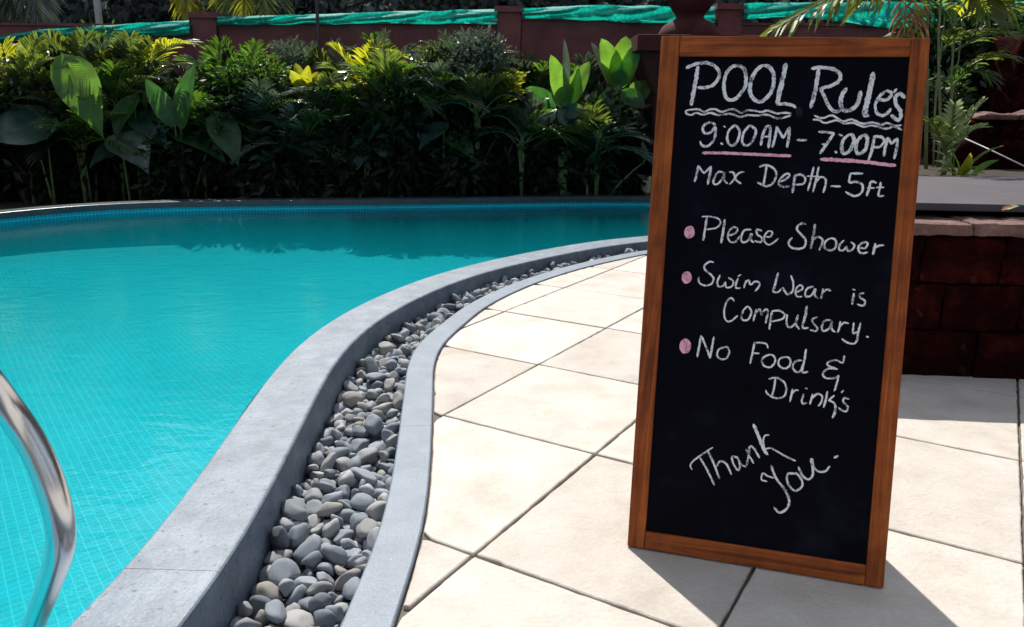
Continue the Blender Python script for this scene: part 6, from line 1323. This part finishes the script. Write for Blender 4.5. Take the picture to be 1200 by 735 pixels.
def rosette(label, px, y, leaves, name, cat='plant'):
    t = plant(name, label, cat, px, y)
    for i, (bx, by, tx, ty, w, mt, sx) in enumerate(leaves):
        add_blade(t, at(bx, by, y), at(tx, ty, y-.15+.1*(i % 3)), w, Vector((sx, -1, .25)), mt, shape='ellipse', arch=.07, fold=.25, seed=i+px, wav=.05)
    return t
rosette('plant with upright backlit broad yellow-green leaves in the right hedge', 662, 9.3,
        [(660, 124, 645, 64, .24, 'lf_broad_light', .2), (664, 126, 692, 72, .25, 'lf_broad_light', -.3), (662, 128, 655, 84, .30, 'lf_broad_blue', 0), (662, 112, 660, 44, .11, 'lf_silver', .4), (668, 126, 676, 76, .16, 'lf_broad_light', .5), (650, 128, 615, 104, .26, 'lf_broad', .2), (660, 132, 690, 130, .2, 'lf_broad_blue', 0), (655, 130, 680, 158, .24, 'lf_broad_blue', 0), (664, 132, 700, 148, .22, 'lf_broad_blue', .1), (650, 130, 625, 150, .2, 'lf_silver', 0)], 'canna_plant')
rosette('tall broad leaved plant with pale backlit leaves next to the pedestal', 722, 9.45,
        [(722, 100, 704, 45, .30, 'lf_broad_light', .2), (724, 100, 734, 42, .34, 'lf_broad_light', 0), (722, 105, 724, 68, .28, 'lf_broad_blue', 0), (728, 102, 752, 46, .22, 'lf_broad_light', -.3), (715, 100, 692, 50, .14, 'lf_silver', .5), (740, 118, 760, 96, .28, 'lf_broad_light', -.2), (728, 108, 756, 126, .24, 'lf_broad', 0), (720, 110, 700, 125, .2, 'lf_broad_blue', 0), (735, 128, 758, 148, .14, 'lf_silver', 0), (722, 130, 712, 158, .14, 'lf_silver', 0)], 'canna_plant')
rosette('small croton with bright yellow leaves in the middle of the left hedge', 358, 9.45,
        [(358, 108, 338, 82, .16, 'lf_yellow', .2), (360, 108, 384, 84, .14, 'lf_yellow', -.2), (358, 106, 346, 74, .15, 'lf_yellow', .2), (360, 105, 362, 76, .15, 'lf_yellow', 0), (362, 106, 374, 84, .14, 'lf_yellow', -.3), (360, 108, 352, 88, .14, 'lf_yellow', .2), (364, 108, 378, 98, .12, 'lf_broad_light', 0), (356, 108, 340, 96, .12, 'lf_palm', 0)], 'croton')
rosette('low plant with large dull leaves in the shade near the middle of the pool edge', 425, 9.25,
        [(432, 158, 402, 212, .22, 'lf_broad_blue', .4), (430, 135, 460, 124, .22, 'lf_silver', 0), (432, 150, 425, 140, .14, 'lf_silver', .2), (428, 170, 412, 160, .14, 'lf_broad', 0), (436, 160, 452, 185, .16, 'lf_broad_blue', 0)], 'broad_leaf_plant')
rosette('small pale variegated plant low by the far pool edge left of centre', 300, 9.15,
        [(305, 222, 288, 214, .08, 'lf_pale', 0), (305, 222, 320, 212, .08, 'lf_silver', 0), (305, 222, 330, 222, .07, 'lf_silver', 0)], 'low_plant')
rosette('single curled leaf plant in the dark gap right of centre', 690, 9.2,
        [(688, 192, 698, 176, .14, 'lf_broad', .4), (755, 190, 752, 165, .1, 'lf_silver', .4)], 'low_plant')
# small-leaved bushes catching light
bush_l = [cloud_mesh('foliage', cloud(1500, 90+k, 20, (.36, .3, .28), .075, .22, .4), m) for k, m in enumerate(('lf_mid', 'lf_silver', 'lf_yellow'))]
for px, py, y, kd, s, lab in ((300, 92, 9.5, 0, 1.0, 'small mid-green bush under the feathery palm left of the croton'), (225, 112, 9.75, 0, .9, 'small mid-green bush in front of the first pillar'), (505, 88, 9.45, 1, .9, 'small silvery leaved bush below the orange-tinted frond'),
                           (560, 72, 9.4, 1, 1.0, 'small silvery leaved bush at the crest of the hedge left of the fern palm'), (480, 118, 9.4, 1, .8, 'small silvery leaved bush low in the middle of the hedge'), (400, 120, 9.4, 0, .9, 'small green bush under the yellow palm fronds'),
                           (118, 62, 10.1, 0, 1.0, 'small green bush at the foot of the grey pole'), (340, 70, 10.0, 1, .7, 'thin silvery bush against the wall above the croton'), (20, 95, 9.4, 1, .9, 'silvery leaved bush above the dark leaf at the far left')):
    p = at(px, py, y); t = thing('bush', lab, 'bush', (p.x, y, -.165)); st = link('stem', sstem, t); st.scale = (.8, .8, 1.1)
    o = link('foliage', bush_l[kd], t); o.location = (0, 0, p.z+.165); o.scale = (s, s, s)

# ---- planting at right
def rfrond_plant(name, label, px, y, fr, z=.6, cat='plant', ang=50, lw=.14):
    p = at(px, 200, y); t = thing(name, label, cat, (p.x, y, z)); g = t.location.copy(); mb = MB()
    for i, (bx, by, tx, ty, arch, ll, m_, n_, dy) in enumerate(fr):
        p0 = at(bx, by, y); p1 = at(tx, ty, y+dy)
        add_frond(t, p0, p1, arch, ll, n_, m_, seed=i*5+px, droop=.4, lw=lw, ang=ang)
        q = p0-g; mb.tube([Vector((q.x*.2, q.y*.2, 0)), Vector((q.x*.5, q.y*.6, q.z*.6)), q], [.012, .009, .006], 6)
    mb.build('stalks', M['cane'], t, True); return t
rfrond_plant('palm', 'palm clump with broad pale leaflets behind the dark slab beside the board', 1105, 4.9,
    [(1112, 178, 1118, 122, .02, .16, 'lf_pale', 9, -.1), (1114, 178, 1152, 120, .06, .16, 'lf_pale', 9, -.1), (1116, 180, 1150, 150, .08, .14, 'lf_pale', 8, -.1), (1108, 180, 1090, 140, .05, .16, 'lf_palm', 8, -.1), (1110, 185, 1100, 160, .05, .12, 'lf_pale', 7, -.1)], lw=.22)
t = thing('strap_leaf_plant', 'low plant with long yellow-green strap leaves at the back of the slab', 'plant', (at(1125, 205, 4.75).x, 4.75, .6))
for i, (bx, by, tx, ty, w, m_) in enumerate([(1122, 206, 1108, 176, .05, 'lf_broad_light'), (1124, 207, 1136, 180, .06, 'lf_yellow'), (1128, 207, 1178, 172, .06, 'lf_palm'), (1140, 208, 1172, 188, .07, 'lf_broad_light'), (1120, 207, 1092, 190, .05, 'lf_pale'), (1118, 207, 1096, 204, .05, 'lf_yellow'), (1126, 208, 1148, 196, .05, 'lf_pale'), (1130, 209, 1160, 206, .05, 'lf_pale'), (1116, 206, 1088, 178, .05, 'lf_palm')]):
    add_blade(t, at(bx, by, 4.7), at(tx, ty, 4.6-.05*(i % 3)), w, Vector((.1, -.6, .8)), m_, shape='strap', arch=.12, fold=.3, seed=i, stem=False)
cl = thing('palm_clump', 'tall clump of thin palm canes rising behind the right frame of the board', 'palm', (at(1106, 200, 5.2).x, 5.2, .6))
for i, (x0_, x1_, r_) in enumerate([(1099, 1104, .010), (1112, 1124, .008), (1092, 1112, .007), (1118, 1112, .006), (1104, 1140, .005)]):
    mb = MB(); a = at(x0_, 196, 5.2+.05*i)-cl.location; b = at(x1_, -60, 5.1+.1*i)-cl.location; mb.tube([a.lerp(b, k/8)+Vector((.01*math.sin(k+i), 0, 0)) for k in range(9)], [r_*(1-.04*k) for k in range(9)], 8); mb.build('cane', M['cane'], cl, True)
k = 0
for bx, by, tx, ty, arch, ll, m_, dy in [(1120, 60, 1190, 42, .10, .26, 'lf_palm', -.3), (1122, 90, 1182, 68, .10, .22, 'lf_palm', -.2), (1118, 30, 1170, -2, .08, .26, 'lf_yellow', -.3), (1112, 20, 1062, -6, .08, .26, 'lf_palm', -.3), (1120, 90, 1158, 92, .08, .2, 'lf_mid', -.2),
                                       (1110, 110, 1140, 82, .05, .2, 'lf_mid', -.1), (1130, 20, 1215, 18, .12, .28, 'lf_palm', -.2), (1140, 0, 1200, -8, .1, .28, 'lf_yellow', -.3), (1130, -30, 1160, 22, .05, .24, 'lf_palm', -.3), (1105, 60, 1128, 40, .05, .2, 'lf_palm', -.1)]:
    add_frond(cl, at(bx, by, 5.3), at(tx, ty, 5.3+dy), arch, ll, 12, m_, seed=k, droop=.5, lw=.13); k += 1
hp = thing('overhanging_palm', 'palm with long yellow leaflets hanging in over the top of the blackboard', 'palm', (at(1085, 200, 5.7).x, 5.7, .6))
for k, (bx, by, tx, ty, arch, ll, m_, dy, n_) in enumerate([(1085, -40, 905, 36, .10, .30, 'lf_yellow', -.5, 15), (1088, -60, 938, -14, .12, .28, 'lf_palm', -.4, 13), (1090, -50, 1010, 6, .08, .26, 'lf_yellow', -.2, 9), (1060, -10, 1060, 42, .02, .14, 'lf_dry', -.2, 5), (1072, -10, 1074, 40, .02, .12, 'lf_dry', -.2, 4), (1095, -60, 1180, 10, .1, .26, 'lf_palm', -.2, 12)]):
    add_frond(hp, at(bx, by, 5.7), at(tx, ty, 5.7+dy), arch, ll*1.16, n_, m_, seed=k+50, droop=.75, lw=.16)
mb = MB(); a = Vector((0, 0, 0)); b = at(1088, -60, 5.7)-hp.location; mb.tube([a.lerp(b, k/6) for k in range(7)], [.013-.001*k for k in range(7)], 8); mb.build('cane', M['cane'], hp, True)
for px, py, y, kd, s, lab in ((1092, 118, 6.5, 1, .5, 'dark green shrub behind the canes at right'), (1165, 92, 7.1, 0, .8, 'dark shrub over the rock wall at right'), (1230, 100, 7.1, 1, 1.1, 'dark shrub at the right edge behind the stone post'), (1120, 80, 7.2, 0, .9, 'tall dark shrub behind the cane clump'), (1180, 75, 7.6, 1, 1.0, 'tall dark shrub under the green net at right')):
    p = at(px, py, y); t = thing('shrub', lab, 'shrub', (p.x, y, -.165)); st = link('stem', sstem, t)
    o = link('foliage', shrubs[kd], t); o.location = (0, 0, p.z+.1); o.scale = (s*.9, s*.9, s*.9)
# fallen leaves
for i, (px, py, z, m_, lab) in enumerate(((1190, 249, .66, 'lf_pale', 'small pale fallen leaf on the edge of the slab'), (1184, 250, .66, 'lf_dry', 'small brown fallen leaf beside the pale one on the slab'))):
    p = G(px, py, z)+Vector((0, .05, .004)); vs, fs, uv = blade_geo((0, 0, 0), (.05, .01, .008), .025, (0, -.3, 1), n=5)
    o = link('fallen_leaf', uvmesh('fallen_leaf', vs, fs, uv, [M[m_]])); o.location = p; tag(o, lab, 'leaf')
